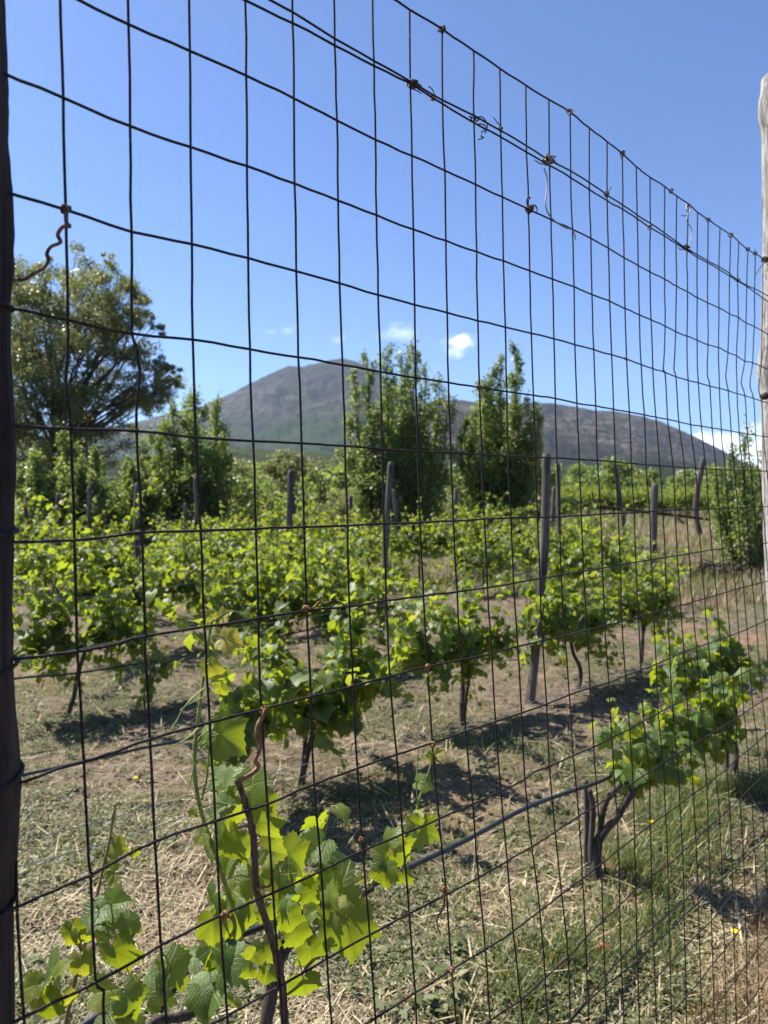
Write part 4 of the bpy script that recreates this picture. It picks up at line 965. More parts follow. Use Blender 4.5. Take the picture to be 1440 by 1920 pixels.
# leaves round the brown cane; low lv paints shade in as darker green
shoot_thing('brown woody cane rising before the broad leaves at lower left of centre',
  [([(540, 1990), (533, 1900), (529, 1850), (520, 1800), (503, 1740), (487, 1690), (480, 1660), (477, 1600), (472, 1550), (458, 1500), (447, 1466)], 0.0056, 0.0038, .03, .012, 'cane'),
   ([(483, 1668), (492, 1664), (506, 1660), (509, 1640), (513, 1632)], 0.0020, 0.0012, .010, .004, 'tendril')],
  [(480, 1640, .11, .06, -60, (.7, -.6, .2), .9, .1, 0), (520, 1600, .11, .095, -20, (.6, -.6, .4), .9, .15, 3), (560, 1625, .12, .135, -50, (.6, .2, .9), .12, 0, 1), (520, 1665, .13, .12, -100, (.8, -.2, .6), .2, 0, 0),
   (590, 1690, .13, .09, -70, (.85, .2, .5), .2, 0, 3), (500, 1620, .1, .06, 120, (.7, -.6, .3), .95, .3, 2), (495, 1720, .12, .075, -110, (.8, .3, .5), .15, 0, 4), (545, 1735, .11, .085, -80, (.85, .3, .3), .25, 0, 1),
   (600, 1725, .10, .070, -95, (.75, -.3, .6), .8, .05, 0), (575, 1715, .11, .055, 210, (.7, -.5, .4), .8, .1, 3), (560, 1765, .12, .09, -75, (.9, .3, .1), .1, 0, 3), (470, 1800, .12, .07, -120, (.9, .2, .2), .2, .1, 1),
   (505, 1790, .12, .085, -60, (.95, .2, .1), .1, 0, 4), (585, 1800, .12, .10, -80, (.9, .3, .0), .08, 0, 3), (570, 1865, .12, .115, -88, (.95, .25, .05), .15, 0, 0, (560, 1800)), (500, 1835, .12, .065, -100, (.95, .1, .1), .05, 0, 3),
   (465, 1835, .13, .05, -100, (.9, .2, .2), .3, 0, 2), (437, 1895, .08, .065, -95, (.8, -.4, .4), .6, .1, 2), (610, 1780, .13, .05, -40, (.9, 0, .4), .3, 0, 1)],
  [])
# five-lobed leaf and its neighbours
shoot_thing('shoot with one broad five-lobed leaf facing the camera, below centre',
  [([(520, 1890), (560, 1830), (610, 1775), (650, 1722), (672, 1690), (692, 1655)], 0.0032, 0.0022, .14, .08, 'red_shoot')],
  [(655, 1758, .06, .150, -80, (.9, .1, .55), .35, 0, 0, (640, 1740)), (640, 1660, .07, .105, 65, (.75, .3, .7), .55, 0, 2, (650, 1700)), (618, 1678, .06, .065, 100, (.7, -.65, .2), 1.0, .2, 0),
   (643, 1700, .05, .055, 10, (.6, -.6, .4), .9, .4, 4), (615, 1725, .06, .06, -120, (.8, -.2, .5), .6, .1, 3), (680, 1650, .08, .03, 20, (.7, -.4, .4), .9, .5, 1)],
  [], ls=0.43)
shoot_thing('thin shoot bending up to a few small leaves, middle of the lower part',
  [([(690, 1665), (720, 1620), (750, 1580), (775, 1540), (787, 1495), (800, 1460), (812, 1420), (820, 1400)], 0.0026, 0.0012, .08, .03, 'shoot'),
   ([(784, 1510), (781, 1470), (783, 1420), (786, 1390)], 0.0012, 0.0006, .04, .04, 'shoot')],
  [(735, 1565, .05, .062, 70, (.6, -.3, .8), .7, .1, 2), (712, 1600, .06, .070, 150, (.6, -.5, .5), .75, .1, 0, (728, 1610)), (752, 1605, .05, .100, -40, (.8, -.4, .5), .6, 0, 1, (735, 1600)),
   (722, 1645, .05, .075, -90, (.8, -.3, .5), .75, .05, 3, (728, 1612)), (762, 1650, .05, .06, -60, (.7, -.5, .3), .6, 0, 0), (748, 1580, .04, .05, 20, (.5, -.6, .4), .95, .4, 4),
   (800, 1560, .04, .098, -25, (.7, -.5, .5), .7, .05, 0, (775, 1545)), (772, 1540, .04, .05, 150, (.8, -.4, .4), .7, .1, 1), (785, 1525, .04, .04, 70, (.6, -.7, .2), .95, .3, 2),
   (800, 1470, .04, .058, -10, (.5, -.3, .8), .6, .1, 3, (795, 1475)), (823, 1412, .035, .036, 30, (.8, -.4, .4), .9, .7, 1), (806, 1425, .035, .035, 240, (.8, -.2, .4), .5, .2, 2)],
  [], ls=0.43)
# low shoot by the left post
shoot_thing('reddish-stemmed young shoot with bright leaves beside the left post',
  [([(118, 1990), (125, 1915), (140, 1840), (150, 1800), (158, 1775), (172, 1720), (182, 1680), (195, 1620), (206, 1575), (212, 1530), (220, 1505), (228, 1510)], 0.0026, 0.0009, .05, .03, 'red_shoot'),
   ([(158, 1795), (148, 1770), (145, 1740)], 0.0016, 0.0013, .05, .04, 'red_shoot'), ([(112, 1870), (108, 1855), (92, 1842)], 0.0016, 0.0012, .05, .05, 'red_shoot')],
  [(226, 1590, .03, .042, -15, (.7, -.5, .5), .9, .35, 0, (208, 1570)), (255, 1600, .05, .02, -20, (.7, -.5, .3), .9, .3, 2), (200, 1640, .03, .044, 200, (.7, -.7, .2), .95, .25, 3, (195, 1640)),
   (226, 1690, .03, .062, 20, (.7, -.6, .5), .6, 0, 1, (186, 1700)), (215, 1722, .025, .068, 5, (.35, .25, 1.0), .4, 0, 2, (180, 1715)), (255, 1735, .03, .052, -35, (.5, .4, .9), .25, 0, 4),
   (164, 1718, .03, .062, 205, (.4, .2, 1.0), .35, 0, 0, (180, 1715)), (152, 1755, .03, .058, -50, (.7, -.6, .4), .95, .2, 3, (158, 1790)), (128, 1762, .03, .045, 250, (.5, .1, .8), .4, 0, 2), (192, 1735, .03, .036, 10, (.8, -.5, .2), .95, .3, 1),
   (215, 1808, .03, .092, -80, (.85, -.4, .5), .45, 0, 4, (180, 1770)), (240, 1830, .04, .07, -70, (.7, -.7, .2), .95, .15, 0), (157, 1815, .03, .052, -70, (.85, -.2, .4), .6, .3, 2, (158, 1790)),
   (110, 1820, .04, .058, 60, (.6, -.7, .3), .95, .25, 3, (95, 1842)), (85, 1840, .03, .075, 235, (.4, .1, 1.0), .5, 0, 1), (52, 1850, .04, .045, 190, (.6, -.7, .2), .95, .25, 0),
   (72, 1900, .04, .080, -90, (.7, -.3, .6), .4, .05, 4), (95, 1880, .05, .050, -60, (.8, -.5, .3), .6, .1, 1), (197, 1856, .05, .06, 20, (.7, -.7, .3), 1.0, .2, 3), (210, 1868, .05, .05, -60, (.7, -.7, .3), .95, .2, 0),
   (130, 1880, .04, .040, -60, (.9, -.1, .4), .5, .3, 2), (250, 1880, .07, .075, -50, (.6, .3, .8), .25, 0, 2), (225, 1905, .07, .07, -10, (.4, .2, 1), .2, 0, 1), (290, 1850, .08, .075, 60, (.5, .1, .9), .4, 0, 4),
   (335, 1820, .08, .088, -35, (.6, .35, .8), .2, 0, 2, (305, 1790)), (300, 1815, .08, .04, 250, (.7, -.5, .4), .8, .2, 0)],
  [([(178, 1690), (172, 1682), (160, 1680), (146, 1688)], .03), ([(213, 1545), (216, 1520), (214, 1508), (222, 1510), (225, 1516)], .03)], ls=0.42)
# trunk of the vine whose shoots climb the fence
v = make_vine(301, nshoot=5, height=0.35, arm=0.35, head=0.55, leaf=0.12, near=True, temps=T_NEAR, mt=M['vleaf_near'], petioles=True, arms=(-1, 1))
x_, y_ = row_pt(0, 470); place(v, x_, y_); tag(v, 'low dark vine trunk behind the leaves at the bottom, nearest row', 'grapevine', 'grapevines of the vineyard')


# ------------------------------------------------------------------ trees
def leafy_tree(name, blobs, limbs, n, leaf, temps, mt, seed, up=0.4, hang=0.2, mat_b='tree_bark', lymax=0.3):
    """blobs: (centre, radii, weight); limbs: (points, r0, r1)"""
    r_ = np.random.default_rng(seed); root = empty(name, (0, 0, 0))
    B = Buf()
    for (pts, r0, r1) in limbs:
        ln_ = smooth_line(np.array(pts, float), 4); B.tube(ln_, np.linspace(r0, r1, len(ln_)), 7, False, 0.08, seed)
    B.build('trunk', M[mat_b], root)
    Wt = np.array([b[2] for b in blobs], float); Wt /= Wt.sum()
    ix = r_.choice(len(blobs), n, p=Wt)
    C = np.array([b[0] for b in blobs])[ix]; R = np.array([b[1] for b in blobs])[ix]
    d = r_.normal(0, 1, (n, 3)); d /= np.linalg.norm(d, axis=1)[:, None]
    rad = np.abs(r_.normal(0, 1, n)) * .30 + r_.uniform(0.0, 1.0, n) ** 0.5 * .62
    P = C + d * R * rad[:, None]
    nr = d * 0.7 + r_.normal(0, 0.55, (n, 3)) + [0, 0, up]
    tp = r_.normal(0, 1, (n, 3)) + d * 0.6 + [0, 0, -hang]
    sz = leaf * r_.uniform(0.6, 1.25, n)
    lv = np.clip(r_.normal(0.45, 0.3, n), 0, 1); ly = (r_.random(n) < 0.15) * r_.uniform(0, lymax * 2, n)
    put_leaves('crown', P, tp, nr, sz, lv, ly, temps, mt, root, r_=r_)
    return root


def poplar(px, pytop, d, halfw, seed, n, spires, label, zc=None, leaf=0.072):
    n = int(n * 1.9)
    """clump of upright leafy spires; halfw in metres"""
    r_ = np.random.default_rng(seed); x0 = (px - CX) / FPX * d; z0 = ghs(x0, d); blobs = []; limbs = []
    for (spx, spy, wd) in spires:
        xt = (spx - CX) / FPX * d - x0; zt_ = CAMZ - (spy - HZ) / FPX * d - z0
        yt = r_.uniform(-.7, .7) * halfw * 0.7; xb = xt * 0.35; yb = yt * .4
        H = zt_; nseg = max(8, int(H / 0.28))
        pts = [[xb, yb, -0.1], [xb + (xt - xb) * .45, yb + (yt - yb) * .5, H * .33], [xt * .92, yt * .95, H * .66], [xt, yt, H - .05]]
        limbs.append((pts, 0.05 + 0.02 * r_.random(), 0.008)); ln_ = smooth_line(np.array(pts), 10)
        for k in range(nseg):
            f = (k + .5) / nseg; c = ln_[int(f * (len(ln_) - 1))]
            wr = wd * (0.30 + 1.0 * math.sin(min(1, (1 - f) * 1.15 + 0.02) * math.pi * .62)) * r_.uniform(.75, 1.2) * 1.0
            if f < 0.08: wr *= 0.5
            off = r_.normal(0, .25, 3) * wr * [1, 1, .2]
            blobs.append((c + off, np.array([wr, wr, 0.28 * r_.uniform(.8, 1.3)]), (0.05 + wr) ** 1.6))
            if r_.random() < .8 and f > .12:      # side twig, pointing up
                a_ = r_.uniform(0, 6.28); o2 = np.array([math.cos(a_), math.sin(a_), 0]) * wr * r_.uniform(.8, 1.35)
                limbs.append(([c - [0, 0, .25], c + o2 * .6, c + o2 + [0, 0, .3]], 0.012, 0.004))
                blobs.append((c + o2 + [0, 0, .15], np.array([.10, .10, .26]) * r_.uniform(.7, 1.5), 0.07))
    t_ = leafy_tree('poplar_tree', blobs, limbs, n, leaf, T_RND, M['poplar'], seed, up=.5, hang=.1)
    t_.location = (x0, d, z0); return tag(t_, label, 'tree', 'trees behind the vineyard')


poplar(745, 650, 19.0, 1.3, 1, 34000, [(665, 700, .30), (690, 668, .30), (726, 648, .30), (752, 668, .28), (776, 652, .30), (800, 690, .34), (828, 700, .30), (702, 760, .38), (765, 760, .4), (735, 720, .4),
       (655, 780, .3), (835, 760, .28), (680, 860, .38), (810, 850, .4), (745, 850, .42)], 'wide clump of poplars with pointed tips, right of the volcano')
poplar(935, 655, 19.5, 1.2, 2, 32000, [(965, 656, .26), (945, 668, .28), (925, 690, .3), (905, 715, .32), (893, 760, .34), (975, 740, .3), (996, 752, .28), (1008, 800, .25), (940, 790, .4), (965, 850, .38),
       (880, 830, .3), (920, 880, .4), (860, 800, .16), (870, 775, .14)], 'taller right poplar clump with two sharp spires, beside the leaning stake')
poplar(350, 735, 18.0, 1.2, 3, 34000, [(375, 737, .34), (350, 750, .34), (398, 742, .3), (330, 765, .36), (405, 790, .34), (300, 800, .34), (345, 830, .45), (290, 850, .3), (390, 860, .45), (415, 830, .28), (250, 830, .22), (270, 870, .35),
       (320, 900, .45), (365, 900, .45)], 'dark bushy tree at left with a feathery upright top')
poplar(110, 820, 16.0, 1.0, 4, 22000, [(110, 818, .26), (85, 850, .26), (60, 870, .28), (135, 862, .28), (45, 890, .3), (155, 880, .26), (170, 850, .14), (100, 900, .35), (190, 905, .25)],
       'pale young poplars low at far left under the big tree')
poplar(235, 880, 17.0, 1.0, 5, 15000, [(225, 868, .26), (250, 880, .3), (200, 895, .3), (280, 905, .3), (215, 920, .4), (260, 930, .4)], 'grey-green bush between the young poplars and the dark bushy tree')
poplar(1405, 808, 15.0, 1.3, 6, 6500, [(1398, 812, .16), (1366, 845, .17), (1418, 838, .2), (1385, 870, .26), (1430, 860, .3), (1360, 900, .24), (1400, 910, .34), (1345, 890, .12), (1440, 900, .3), (1375, 940, .3)],
       'pale-leaved tree on the right half behind the pale fence post', leaf=.07)

# big tree at left
def big_tree():
    r_ = np.random.default_rng(77); d = 24.0; x0 = (105 - CX) / FPX * d; z0 = ghs(x0, d)
    blobs, limbs = [], []
    def loc(px, py): return np.array([(px - CX) / FPX * d - x0, 0, CAMZ - (py - HZ) / FPX * d - z0])
    limbs.append(([[0, 0, -.2], [.1, 0, 1.2], [0, .1, 2.6], loc(110, 720)], .22, .10))
    spec = [(150, 520, 26), (185, 512, 24), (215, 530, 24), (120, 545, 32), (75, 545, 32), (40, 560, 34), (265, 560, 16), (248, 580, 24), (275, 595, 14), (170, 560, 34), (205, 580, 32), (100, 590, 38), (45, 610, 40), (150, 610, 36),
            (195, 630, 32), (235, 615, 20), (90, 645, 40), (30, 665, 42), (140, 665, 36), (190, 680, 30), (240, 665, 20), (275, 690, 20), (305, 690, 18), (320, 715, 12), (270, 725, 24), (230, 725, 28), (300, 735, 16),
            (255, 752, 18), (285, 755, 12), (80, 700, 40), (130, 725, 36), (180, 735, 30), (210, 770, 26), (60, 760, 40), (110, 780, 38), (160, 790, 34), (30, 720, 40), (190, 815, 26), (60, 820, 40), (120, 840, 36), (25, 800, 36), (165, 850, 26),
            (0, 600, 40), (-30, 650, 46), (-50, 720, 50), (-20, 800, 46), (90, 880, 36), (40, 880, 40), (20, 520, 18), (95, 515, 16), (0, 545, 24), (250, 545, 8), (290, 610, 8), (325, 690, 7), (222, 510, 10)]
    for (px, py, s) in spec:
        c0_ = loc(px, py); R = s / FPX * d
        for k in range(7):
            c = c0_ + r_.normal(0, 1, 3) * [R * .75, max(.8, R * 2.2), R * .65]; rr_ = R * r_.uniform(.35, 1.05)
            blobs.append((c, np.array([rr_, rr_, rr_ * .7]) * 1.1, rr_ ** 1.9 + .02))
            if k < 1: limbs.append(([c * [0.35, .3, .72], c * [.75, .7, .9], c], .03, .008))
        a_ = loc(110, 760) * [1, 1, r_.uniform(.5, 1.0)]
        limbs.append(([a_, (a_ + c0_) / 2 + r_.normal(0, .3, 3), c0_], .045, .012))
    t_ = leafy_tree('broadleaf_tree', blobs, limbs, 150000, .072, T_RND, M['olive'], 78, up=.5, hang=.2)
    t_.location = (x0, d, z0); tag(t_, 'big tall broadleaf tree with a loose open crown at the left edge', 'tree', 'trees behind the vineyard')


big_tree()


def round_tree(seed, n=5000, leaf=.16, H=3.6, Rx=1.8, mt='olive', trunk=1.0):
    r_ = np.random.default_rng(seed); blobs = []; limbs = [([[0, 0, -.2], [.05, 0, trunk], [0, 0, H * .6]], .13, .05)]
    for k in range(26):
        a_ = r_.uniform(0, 6.28); q = r_.uniform(0, 1) ** .5; z = trunk * .7 + (H - trunk * .7) * r_.uniform(.05, .95); w_ = math.sin(min(1, max(.05, (z - trunk * .4) / (H - trunk * .4))) * math.pi) ** .5
        c = np.array([math.cos(a_) * q * Rx * w_, math.sin(a_) * q * Rx * w_, z]); rr_ = r_.uniform(.3, .62) * Rx * .75
        blobs.append((c, np.array([rr_, rr_, rr_ * .7]), rr_ ** 2)); limbs.append(([[0, 0, trunk], c * [.5, .5, .9], c], .035, .01))
    return leafy_tree('broadleaf_tree', blobs, limbs, n, leaf, T_RND, M[mt], seed, up=.6)


def putd(o, px, d, sc, label, group=None, cat='tree', dz=0):
    x = (px - CX) / FPX * d; o.location = (x, d, ghs(x, d) + dz); o.rotation_euler = (0, 0, random.uniform(0, 6)); o.scale = (sc, sc, sc * random.uniform(.9, 1.1)); return tag(o, label, cat, group)


tA = round_tree(1); tB = round_tree(2, 4500, .17, 3.0, 2.2, 'poplar', .5); tC = round_tree(3, 4500, .16, 4.2, 1.4); tD = round_tree(4, 2500, .3, 3.4, 2.3, 'poplar', .4)
putd(tC, 540, 42, 1.02, 'small airy tree standing above the rounded stake, under the volcano')
putd(tB, 600, 33, .62, 'round dark shrub right of the rounded grey stake')
putd(tA, 472, 38, .78, 'dark upright shrub between the bushy tree and the white house')
far_spec = []
for q in range(70):
    px = random.uniform(380, 1460); d = random.uniform(55, 190)
    if 640 < px < 1000 and random.random() < .8: px = random.uniform(400, 640)
    if px > 1000 and d < 85: d += 60
    far_spec.append((px, d))
for q, (px, d) in enumerate(far_spec):
    src = (tD, tB, tA)[q % 3] if d < 90 else tD
    o = copy_tree(src) if not (q == 0) else tD
    side = 'left' if px < 700 else 'right'
    putd(o, px, d, random.uniform(.8, 1.5), 'distant rounded tree on the plain below the volcano, %s side' % side if side == 'left' else 'distant rounded tree on the plain below the long ridge, right side', 'distant trees')
for q, (px, d, s_) in enumerate(((450, 30, .8), (425, 34, 1.0), (620, 27, .75), (640, 32, .95), (585, 46, 1.0), (505, 50, 1.0), (440, 46, 1.2), (560, 60, 1.2), (1010, 26, .6), (870, 26, .7), (655, 24, .55))):
    putd(copy_tree((tB, tA, tD)[q % 3]), px, d, s_, ('bush right of the dark bushy tree', 'taller bush behind the dark bushy tree', 'bush left of the wide poplar clump', 'tree peering out left behind the wide poplar clump',
         'tree behind the round dark shrub', 'tree near the white house', 'tree between the bushy tree and the white house', 'tree farther behind the rounded stake', 'bush at the foot of the right poplar clump', 'bush between the two poplar clumps', 'low bush at the left foot of the wide poplars')[q], 'bushes behind the vines')


# ------------------------------------------------------------------ far houses
def house(px, d, w_, dp, h_, label, roofh=1.0):
    x = (px - CX) / FPX * d; z = ghs(x, d); root = empty('farmhouse', (x, d, z)); tag(root, label, 'house')
    def box(name, a, b, mt, par=root):
        (x0, y0, z0), (x1, y1, z1) = a, b
        V = [[x0, y0, z0], [x1, y0, z0], [x1, y1, z0], [x0, y1, z0], [x0, y0, z1], [x1, y0, z1], [x1, y1, z1], [x0, y1, z1]]
        return new_mesh(name, V, [(0, 3, 2, 1), (4, 5, 6, 7), (0, 1, 5, 4), (1, 2, 6, 5), (2, 3, 7, 6), (3, 0, 4, 7)], M[mt], par)
    box('wall', (-w_ / 2, 0, -.3), (w_ / 2, dp, h_), 'white_wall')
    V = [[-w_ / 2 - .3, -.4, h_], [w_ / 2 + .3, -.4, h_], [w_ / 2 + .3, dp + .4, h_], [-w_ / 2 - .3, dp + .4, h_], [-w_ / 2 - .3, dp / 2, h_ + roofh], [w_ / 2 + .3, dp / 2, h_ + roofh]]
    new_mesh('roof', V, [(0, 1, 5, 4), (2, 3, 4, 5), (3, 0, 4, 4), (1, 2, 5, 5)][:2], M['roof'], root)
    new_mesh('gable', [V[3], V[0], V[4], V[1], V[2], V[5]], [(0, 1, 2), (3, 4, 5)], M['white_wall'], root)
    for k in range(3):
        cx = -w_ / 2 + w_ * (k + .5) / 3; box('window', (cx - .5, -.04, h_ * .35), (cx + .5, .02, h_ * .75), 'window')


house(492, 150, 7, 6, 3.6, 'low house with a pale grey roof among the trees below the volcano'); house(512, 158, 5, 5, 4.8, 'small white house just right of the grey-roofed one')
house(1297, 190, 3.5, 5, 4.5, 'tiny pale house far off behind the crooked stake'); house(1168, 200, 6, 5, 2.6, 'long low pale house behind the thin bent stake')

# ------------------------------------------------------------------ pipe, brush, small finds
strand('rusty_pipe', [at(1092, 947, 17), at(1150, 953, 17.1), at(1240, 963, 17.3), at(1330, 974, 17.6)], 0.038, 'rust_pipe', 'long dark rusty pipe lying across the stakes at right', 'pipe', 10)
B = Buf(); bx, by = 6.7, 14.6; bz = ghs(bx, by); r_ = np.random.default_rng(9)
for k in range(230):
    p = np.array([r_.normal(0, .42), r_.normal(0, .3), abs(r_.normal(0, .14))]); d_ = unit(r_.normal(0, 1, 3) * [1, .8, .35]); L = r_.uniform(.2, .6)
    B.tube(smooth_line(np.array([p - d_ * L / 2, p + r_.normal(0, .03, 3), p + d_ * L / 2]), 2), r_.uniform(.006, .022), 5, True)
o = B.build('brush_pile', M['bark']); o.location = (bx, by, bz); tag(o, 'dark heap of cut branches on the dry ground left of the pale fence post', 'brush pile')
B = Buf(); B.tube(smooth_line(np.array([at(1262, 958, 16.5), at(1268, 968, 16.3), at(1282, 982, 16.2)]), 4) - at(1262, 958, 16.5), [.03] * 8 + [.015], 6, True, .1)
o = B.build('broken_branch', M['bark']); o.location = at(1262, 958, 16.5); tag(o, 'short dark broken branch leaning under the rusty pipe', 'branch')


def gpoint(px, py):
    """ground point at an image position"""
    v_ = (py - HZ) / FPX; Y = CAMZ / v_
    for _ in range(6):
        x = (px - CX) / FPX * Y; Y = (CAMZ - ghs(x, Y)) / v_
    return np.array([(px - CX) / FPX * Y, Y, ghs((px - CX) / FPX * Y, Y)])


for q, (px, py, lb) in enumerate(((1378, 1797, 'yellow flower in the dry grass at lower right'), (254, 1474, 'small yellow flower on the ground left of the tall shoot'), (1222, 1560, 'tiny yellow flower in grass right of the twisted trunks'))):
    p = gpoint(px, py); root = empty('yellow_flower', tuple(p)); h_ = .10 if q == 0 else .05
    B = Buf(); B.tube([[0, 0, -.01], [.004, 0, h_ / 2], [0, 0, h_]], .0012, 5, True); B.build('stalk', M['shoot'], root)
    V, T_ = [], []
    for k in range(9):
        a_ = k / 9 * 6.283; b_ = len(V); c_, s_ = math.cos(a_), math.sin(a_); R = .017
        V += [[0, 0, h_], [c_ * R * .6 - s_ * R * .28, s_ * R * .6 + c_ * R * .28, h_ + .004], [c_ * R, s_ * R, h_ + .002], [c_ * R * .6 + s_ * R * .28, s_ * R * .6 - c_ * R * .28, h_ + .004]]
        T_.append((b_, b_ + 3, b_ + 2, b_ + 1))
    new_mesh('petals', V, T_, M['flower'], root); tag(root, lb, 'flower', 'yellow flowers')
p = gpoint(1122, 1795); r_ = np.random.default_rng(12)
V = []; nn = 9
for zz in (0.0, 0.018):
    for k in range(nn):
        a_ = k / nn * 6.283; R = .05 * r_.uniform(.55, 1.1); V.append([math.cos(a_) * R, math.sin(a_) * R * .55, zz + .02 * math.cos(a_)])
V += [[0, 0, -.002], [0, 0, .024]]
T_ = [(k, (k + 1) % nn, nn + (k + 1) % nn, nn + k) for k in range(nn)]
V = np.array(V); T3 = []
for (a_, b_, c_, d_) in T_: T3 += [(a_, b_, c_), (a_, c_, d_)]
for k in range(nn): T3 += [(2 * nn, (k + 1) % nn, k), (2 * nn + 1, nn + k, nn + (k + 1) % nn)]
o = new_mesh('terracotta_shard', V, T3, M['terracotta']); o.location = tuple(p + [0, 0, .030]); o.scale = (.8, .8, .8); o.rotation_euler = (.75, .1, .3); tag(o, 'broken orange terracotta shard in the grass by the twisted trunks', 'shard')

# ------------------------------------------------------------------ ground cover
def ground_pts(n, y0, y1, wide=0.62, dens=None, pw=1.0, xmin=None):
    """points on the ground that fall in and around the picture, density ~ 1/depth"""
    Y = y0 * (y1 / y0) ** (rng.random(n) ** pw); X = rng.uniform(-wide, wide, n) * Y
    if dens is not None:
        k = rng.random(n) < dens(X, Y); X = X[k]; Y = Y[k]
    return X, Y


def behind_fence(X, Y, m=0.0): return (Y - 1.0434 * X - 1.084) > m


def blades(name, X, Y, h, w_, tilt, mt, lvm=.5, lym=.2, lie=False, kind_label=None, curve=.35):
    n = len(X); Z = gh(X, Y); az = rng.uniform(0, 2 * math.pi, n); hh = h * rng.uniform(.45, 1.35, n)
    tl = np.clip(rng.normal(tilt, .25, n), 0, 1.5)
    d0 = np.stack([np.cos(az) * np.sin(tl), np.sin(az) * np.sin(tl), np.cos(tl)], -1)
    tl2 = np.clip(tl + curve, 0, 1.62); d1 = np.stack([np.cos(az) * np.sin(tl2), np.sin(az) * np.sin(tl2), np.cos(tl2)], -1)
    a2 = az + rng.choice([-1, 1], n) * (math.pi / 2) + rng.normal(0, .4, n); side = np.stack([np.cos(a2), np.sin(a2), np.zeros(n)], -1) * (w_ * rng.uniform(.6, 1.4, n) / 2)[:, None]
    P0 = np.stack([X, Y, Z - .003 + (rng.uniform(0.002, .02, n) if lie else 0)], -1); P1 = P0 + d0 * (hh * .55)[:, None]; P2 = P1 + d1 * (hh * .45)[:, None]
    V = np.stack([P0 - side, P0 + side, P1 + side * .8, P1 - side * .8, P2], 1).reshape(-1, 3)
    b = (np.arange(n) * 5)[:, None]
    T_ = np.concatenate([b + [0, 1, 2], b + [0, 2, 3], b + [3, 2, 4]], 1).reshape(-1, 3)
    lv = np.repeat(np.clip(rng.normal(lvm, .28, n), 0, 1), 3); ly = np.repeat((rng.random(n) < lym) * rng.uniform(.4, 1, n), 3)
    o = new_mesh(name, V, T_, mt, None, False, [('lv', 'FACE', 'FLOAT', lv), ('ly', 'FACE', 'FLOAT', ly)])
    return tag(o, kind='stuff')


def clump(Xc, Yc, per, spread):
    X = np.repeat(Xc, per) + rng.normal(0, 1, len(Xc) * per) * spread; Y = np.repeat(Yc, per) + rng.normal(0, 1, len(Yc) * per) * spread
    k = behind_fence(X, Y, -0.35); return X[k], Y[k]


def gmask(X, Y): return sstep((fbm(X * 1.4 + 5, Y * 1.4, 4) - 0.0) / .32)


# straw litter
X, Y = ground_pts(170000, 1.3, 12, dens=lambda X, Y: (.10 + .9 * sstep((4.6 - Y) / 2.5)) * (.2 + .8 * sstep((fbm(X * .8 + 9, Y * .8 + 3, 3) + .15) / .5))); k = behind_fence(X, Y, -.6); X, Y = X[k], Y[k]
blades('dry_straw', X, Y, .070, .0042, 1.42, M['straw'], .5, .3, lie=True, curve=.08)
X, Y = ground_pts(2600, 1.3, 6); k = behind_fence(X, Y, .1); X, Y = X[k], Y[k]
blades('dry_stalks', X, Y, .17, .0060, 1.44, M['straw'], .7, .5, lie=True, curve=.04)
# fine green grass everywhere in patches, thicker along the first row
X, Y = ground_pts(7500, 1.5, 14, dens=lambda X, Y: .12 + .88 * gmask(X, Y)); X, Y = clump(X, Y, 15, .035)
blades('grass', X, Y, .048, .0032, .55, M['grass'], .45, .25)
s = 1.0 + 4.2 * rng.random(520); q_ = rng.normal(.64, .10, 520) + .25 * fbm(s * 2, s * 0 + 3, 2); X = DIRV[0] * s + NRM[0] * q_; Y = 1.084 + DIRV[1] * s + NRM[1] * q_; kk = rng.random(520) < sstep((s - .9) / .9) * .9 + .1; X = X[kk]; Y = Y[kk]
X, Y = clump(X, Y, 26, .028)
blades('tall_grass', X, Y, .095, .0040, .50, M['grass'], .5, .22)
s = rng.uniform(-.2, 3.6, 420); X = DIRV[0] * s + NRM[0] * rng.uniform(-.5, .22, 420); Y = 1.084 + DIRV[1] * s + NRM[1] * rng.uniform(-.5, .22, 420)
X, Y = clump(X, Y, 22, .04)
blades('dry_grass', X, Y, .10, .0022, .6, M['straw'], .35, .2)
M['red_weed'] = m_leaf('reddish_weed', (0.12, 0.05, 0.03), (0.26, 0.12, 0.06), (0.36, 0.26, 0.12), (0.2, 0.1, 0.04), False, 0.6, 0.2)
s = 1.6 + 1.6 * rng.random(160); q_ = rng.uniform(-.25, .2, 160); X = DIRV[0] * s + NRM[0] * q_; Y = 1.084 + DIRV[1] * s + NRM[1] * q_; X, Y = clump(X, Y, 12, .03)
blades('reddish_weeds', X, Y, .15, .0022, .35, M['red_weed'], .5, .3)
# dry strip and rough grass farther back at right
X, Y = ground_pts(4200, 11, 58, dens=lambda X, Y: (X / Y > .20) * 1.0); X = np.repeat(X, 14) + rng.normal(0, .09, len(X) * 14); Y = np.repeat(Y, 14) + rng.normal(0, .09, len(Y) * 14)
blades('rough_grass', X, Y, .27, .010, .35, M['straw'], .3, .15)
X, Y = ground_pts(2500, 12, 40); X = np.repeat(X, 12) + rng.normal(0, .12, len(X) * 12); Y = np.repeat(Y, 12) + rng.normal(0, .12, len(Y) * 12)
blades('meadow_grass', X, Y, .30, .012, .4, M['grass'], .5, .3)


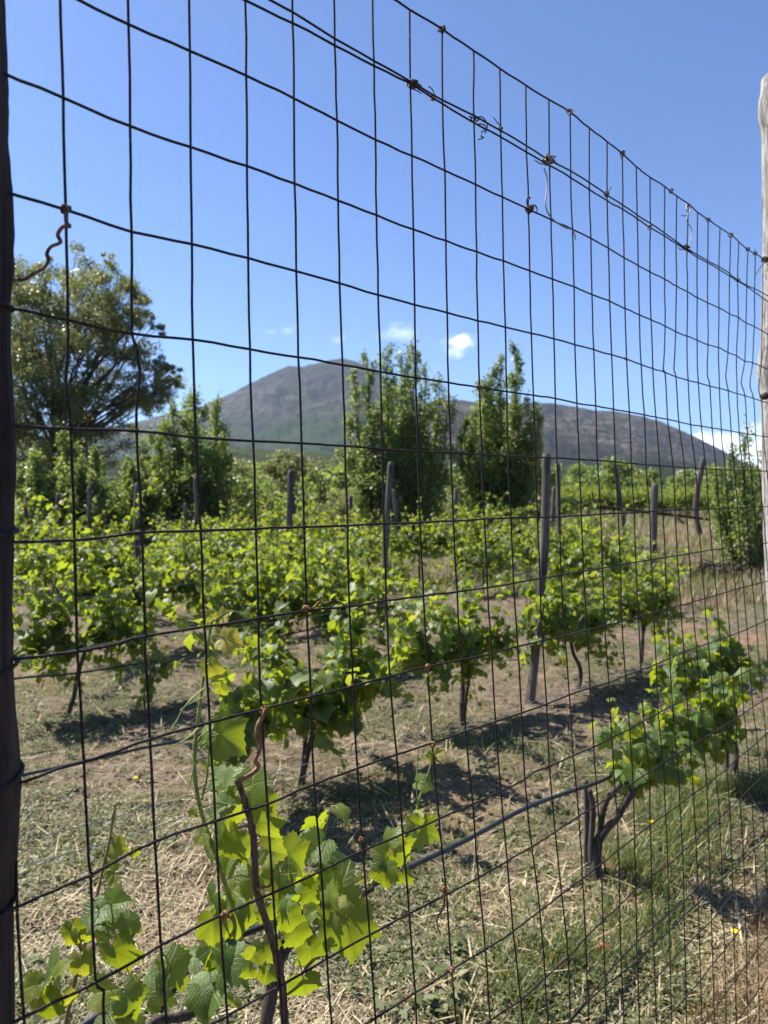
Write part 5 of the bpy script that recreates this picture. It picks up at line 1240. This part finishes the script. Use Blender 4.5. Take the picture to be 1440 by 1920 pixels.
def weeds(name, X, Y, per, size, spread, mt, lvm=.5, zr=.03):
    n = len(X) * per; Xc = np.repeat(X, per) + rng.normal(0, spread, n); Yc = np.repeat(Y, per) + rng.normal(0, spread, n)
    az = rng.uniform(0, 6.283, n); tip = np.stack([np.cos(az), np.sin(az), rng.uniform(-.1, .7, n)], -1); nr = np.stack([-np.cos(az) * .4, -np.sin(az) * .4, np.ones(n)], -1) + rng.normal(0, .3, (n, 3))
    Z = gh(Xc, Yc) + rng.uniform(.002, zr, n)
    o = put_leaves(name, np.stack([Xc, Yc, Z], -1), tip, nr, size * rng.uniform(.5, 1.3, n), np.clip(rng.normal(lvm, .25, n), 0, 1), (rng.random(n) < .1) * .6, T_OVAL, mt)
    return tag(o, kind='stuff')


X, Y = ground_pts(19000, 1.5, 16, dens=lambda X, Y: .07 + .93 * sstep((fbm(X * 1.3 - 7, Y * 1.3 + 11, 4) - .02) / .28)); k = behind_fence(X, Y, .12); X, Y = X[k], Y[k]
weeds('weeds', X, Y, 16, .017, .045, M['weed'], .6, .035)
X, Y = ground_pts(170, 1.6, 6); k = behind_fence(X, Y, .3); X, Y = X[k], Y[k]
weeds('broad_weeds', X, Y, 14, .042, .026, M['weed'], .7, .03)
# soil clods and pebbles
X, Y = ground_pts(16000, 1.4, 9); k = behind_fence(X, Y, -.5); X, Y = X[k], Y[k]; n = len(X)
base_v = np.array([[1, 0, 0], [-1, 0, 0], [0, 1, 0], [0, -1, 0], [0, 0, .8], [0, 0, -.8]], float)
base_t = np.array([[0, 2, 4], [2, 1, 4], [1, 3, 4], [3, 0, 4], [2, 0, 5], [1, 2, 5], [3, 1, 5], [0, 3, 5]])
V = base_v[None] * rng.uniform(.6, 1.4, (n, 6, 3)) * (.002 + .018 * rng.random(n) ** 4 + .006 * rng.random(n))[:, None, None] + np.stack([X, Y, gh(X, Y)], -1)[:, None]
o = new_mesh('soil_clods', V.reshape(-1, 3), (base_t[None] + (np.arange(n) * 6)[:, None, None]).reshape(-1, 3), M['ground']); tag(o, kind='stuff')

for k, u_ in enumerate(used):
    if not u_:
        for c_ in list(protos[k].children): bpy.data.objects.remove(c_)
        bpy.data.objects.remove(protos[k])

# ------------------------------------------------------------------ haze
def haze_box(x0, x1, y0, y1, z0, z1, dens):
    m, t = mat('haze')
    v = t.new('ShaderNodeVolumePrincipled'); v.inputs['Color'].default_value = (0.66, 0.82, 1.0, 1); v.inputs['Density'].default_value = dens; v.inputs['Anisotropy'].default_value = 0.1
    o = t.new('ShaderNodeOutputMaterial'); t.link(v.outputs[0], o.inputs['Volume'])
    V = [[x0, y0, z0], [x1, y0, z0], [x1, y1, z0], [x0, y1, z0], [x0, y0, z1], [x1, y0, z1], [x1, y1, z1], [x0, y1, z1]]
    ob = new_mesh('haze', V, [(0, 3, 2, 1), (4, 5, 6, 7), (0, 1, 5, 4), (1, 2, 6, 5), (2, 3, 7, 6), (3, 0, 4, 7)], m); tag(ob, kind='stuff')
    return ob


lo = min(float(np.min(np.array([v.co[2] for v in o.data.vertices]))) for o in COL.objects if o.get('kind') == 'structure')
haze_box(-9000, 9000, -2700, 6800, lo - 1.5, 1100, 4.6e-5)
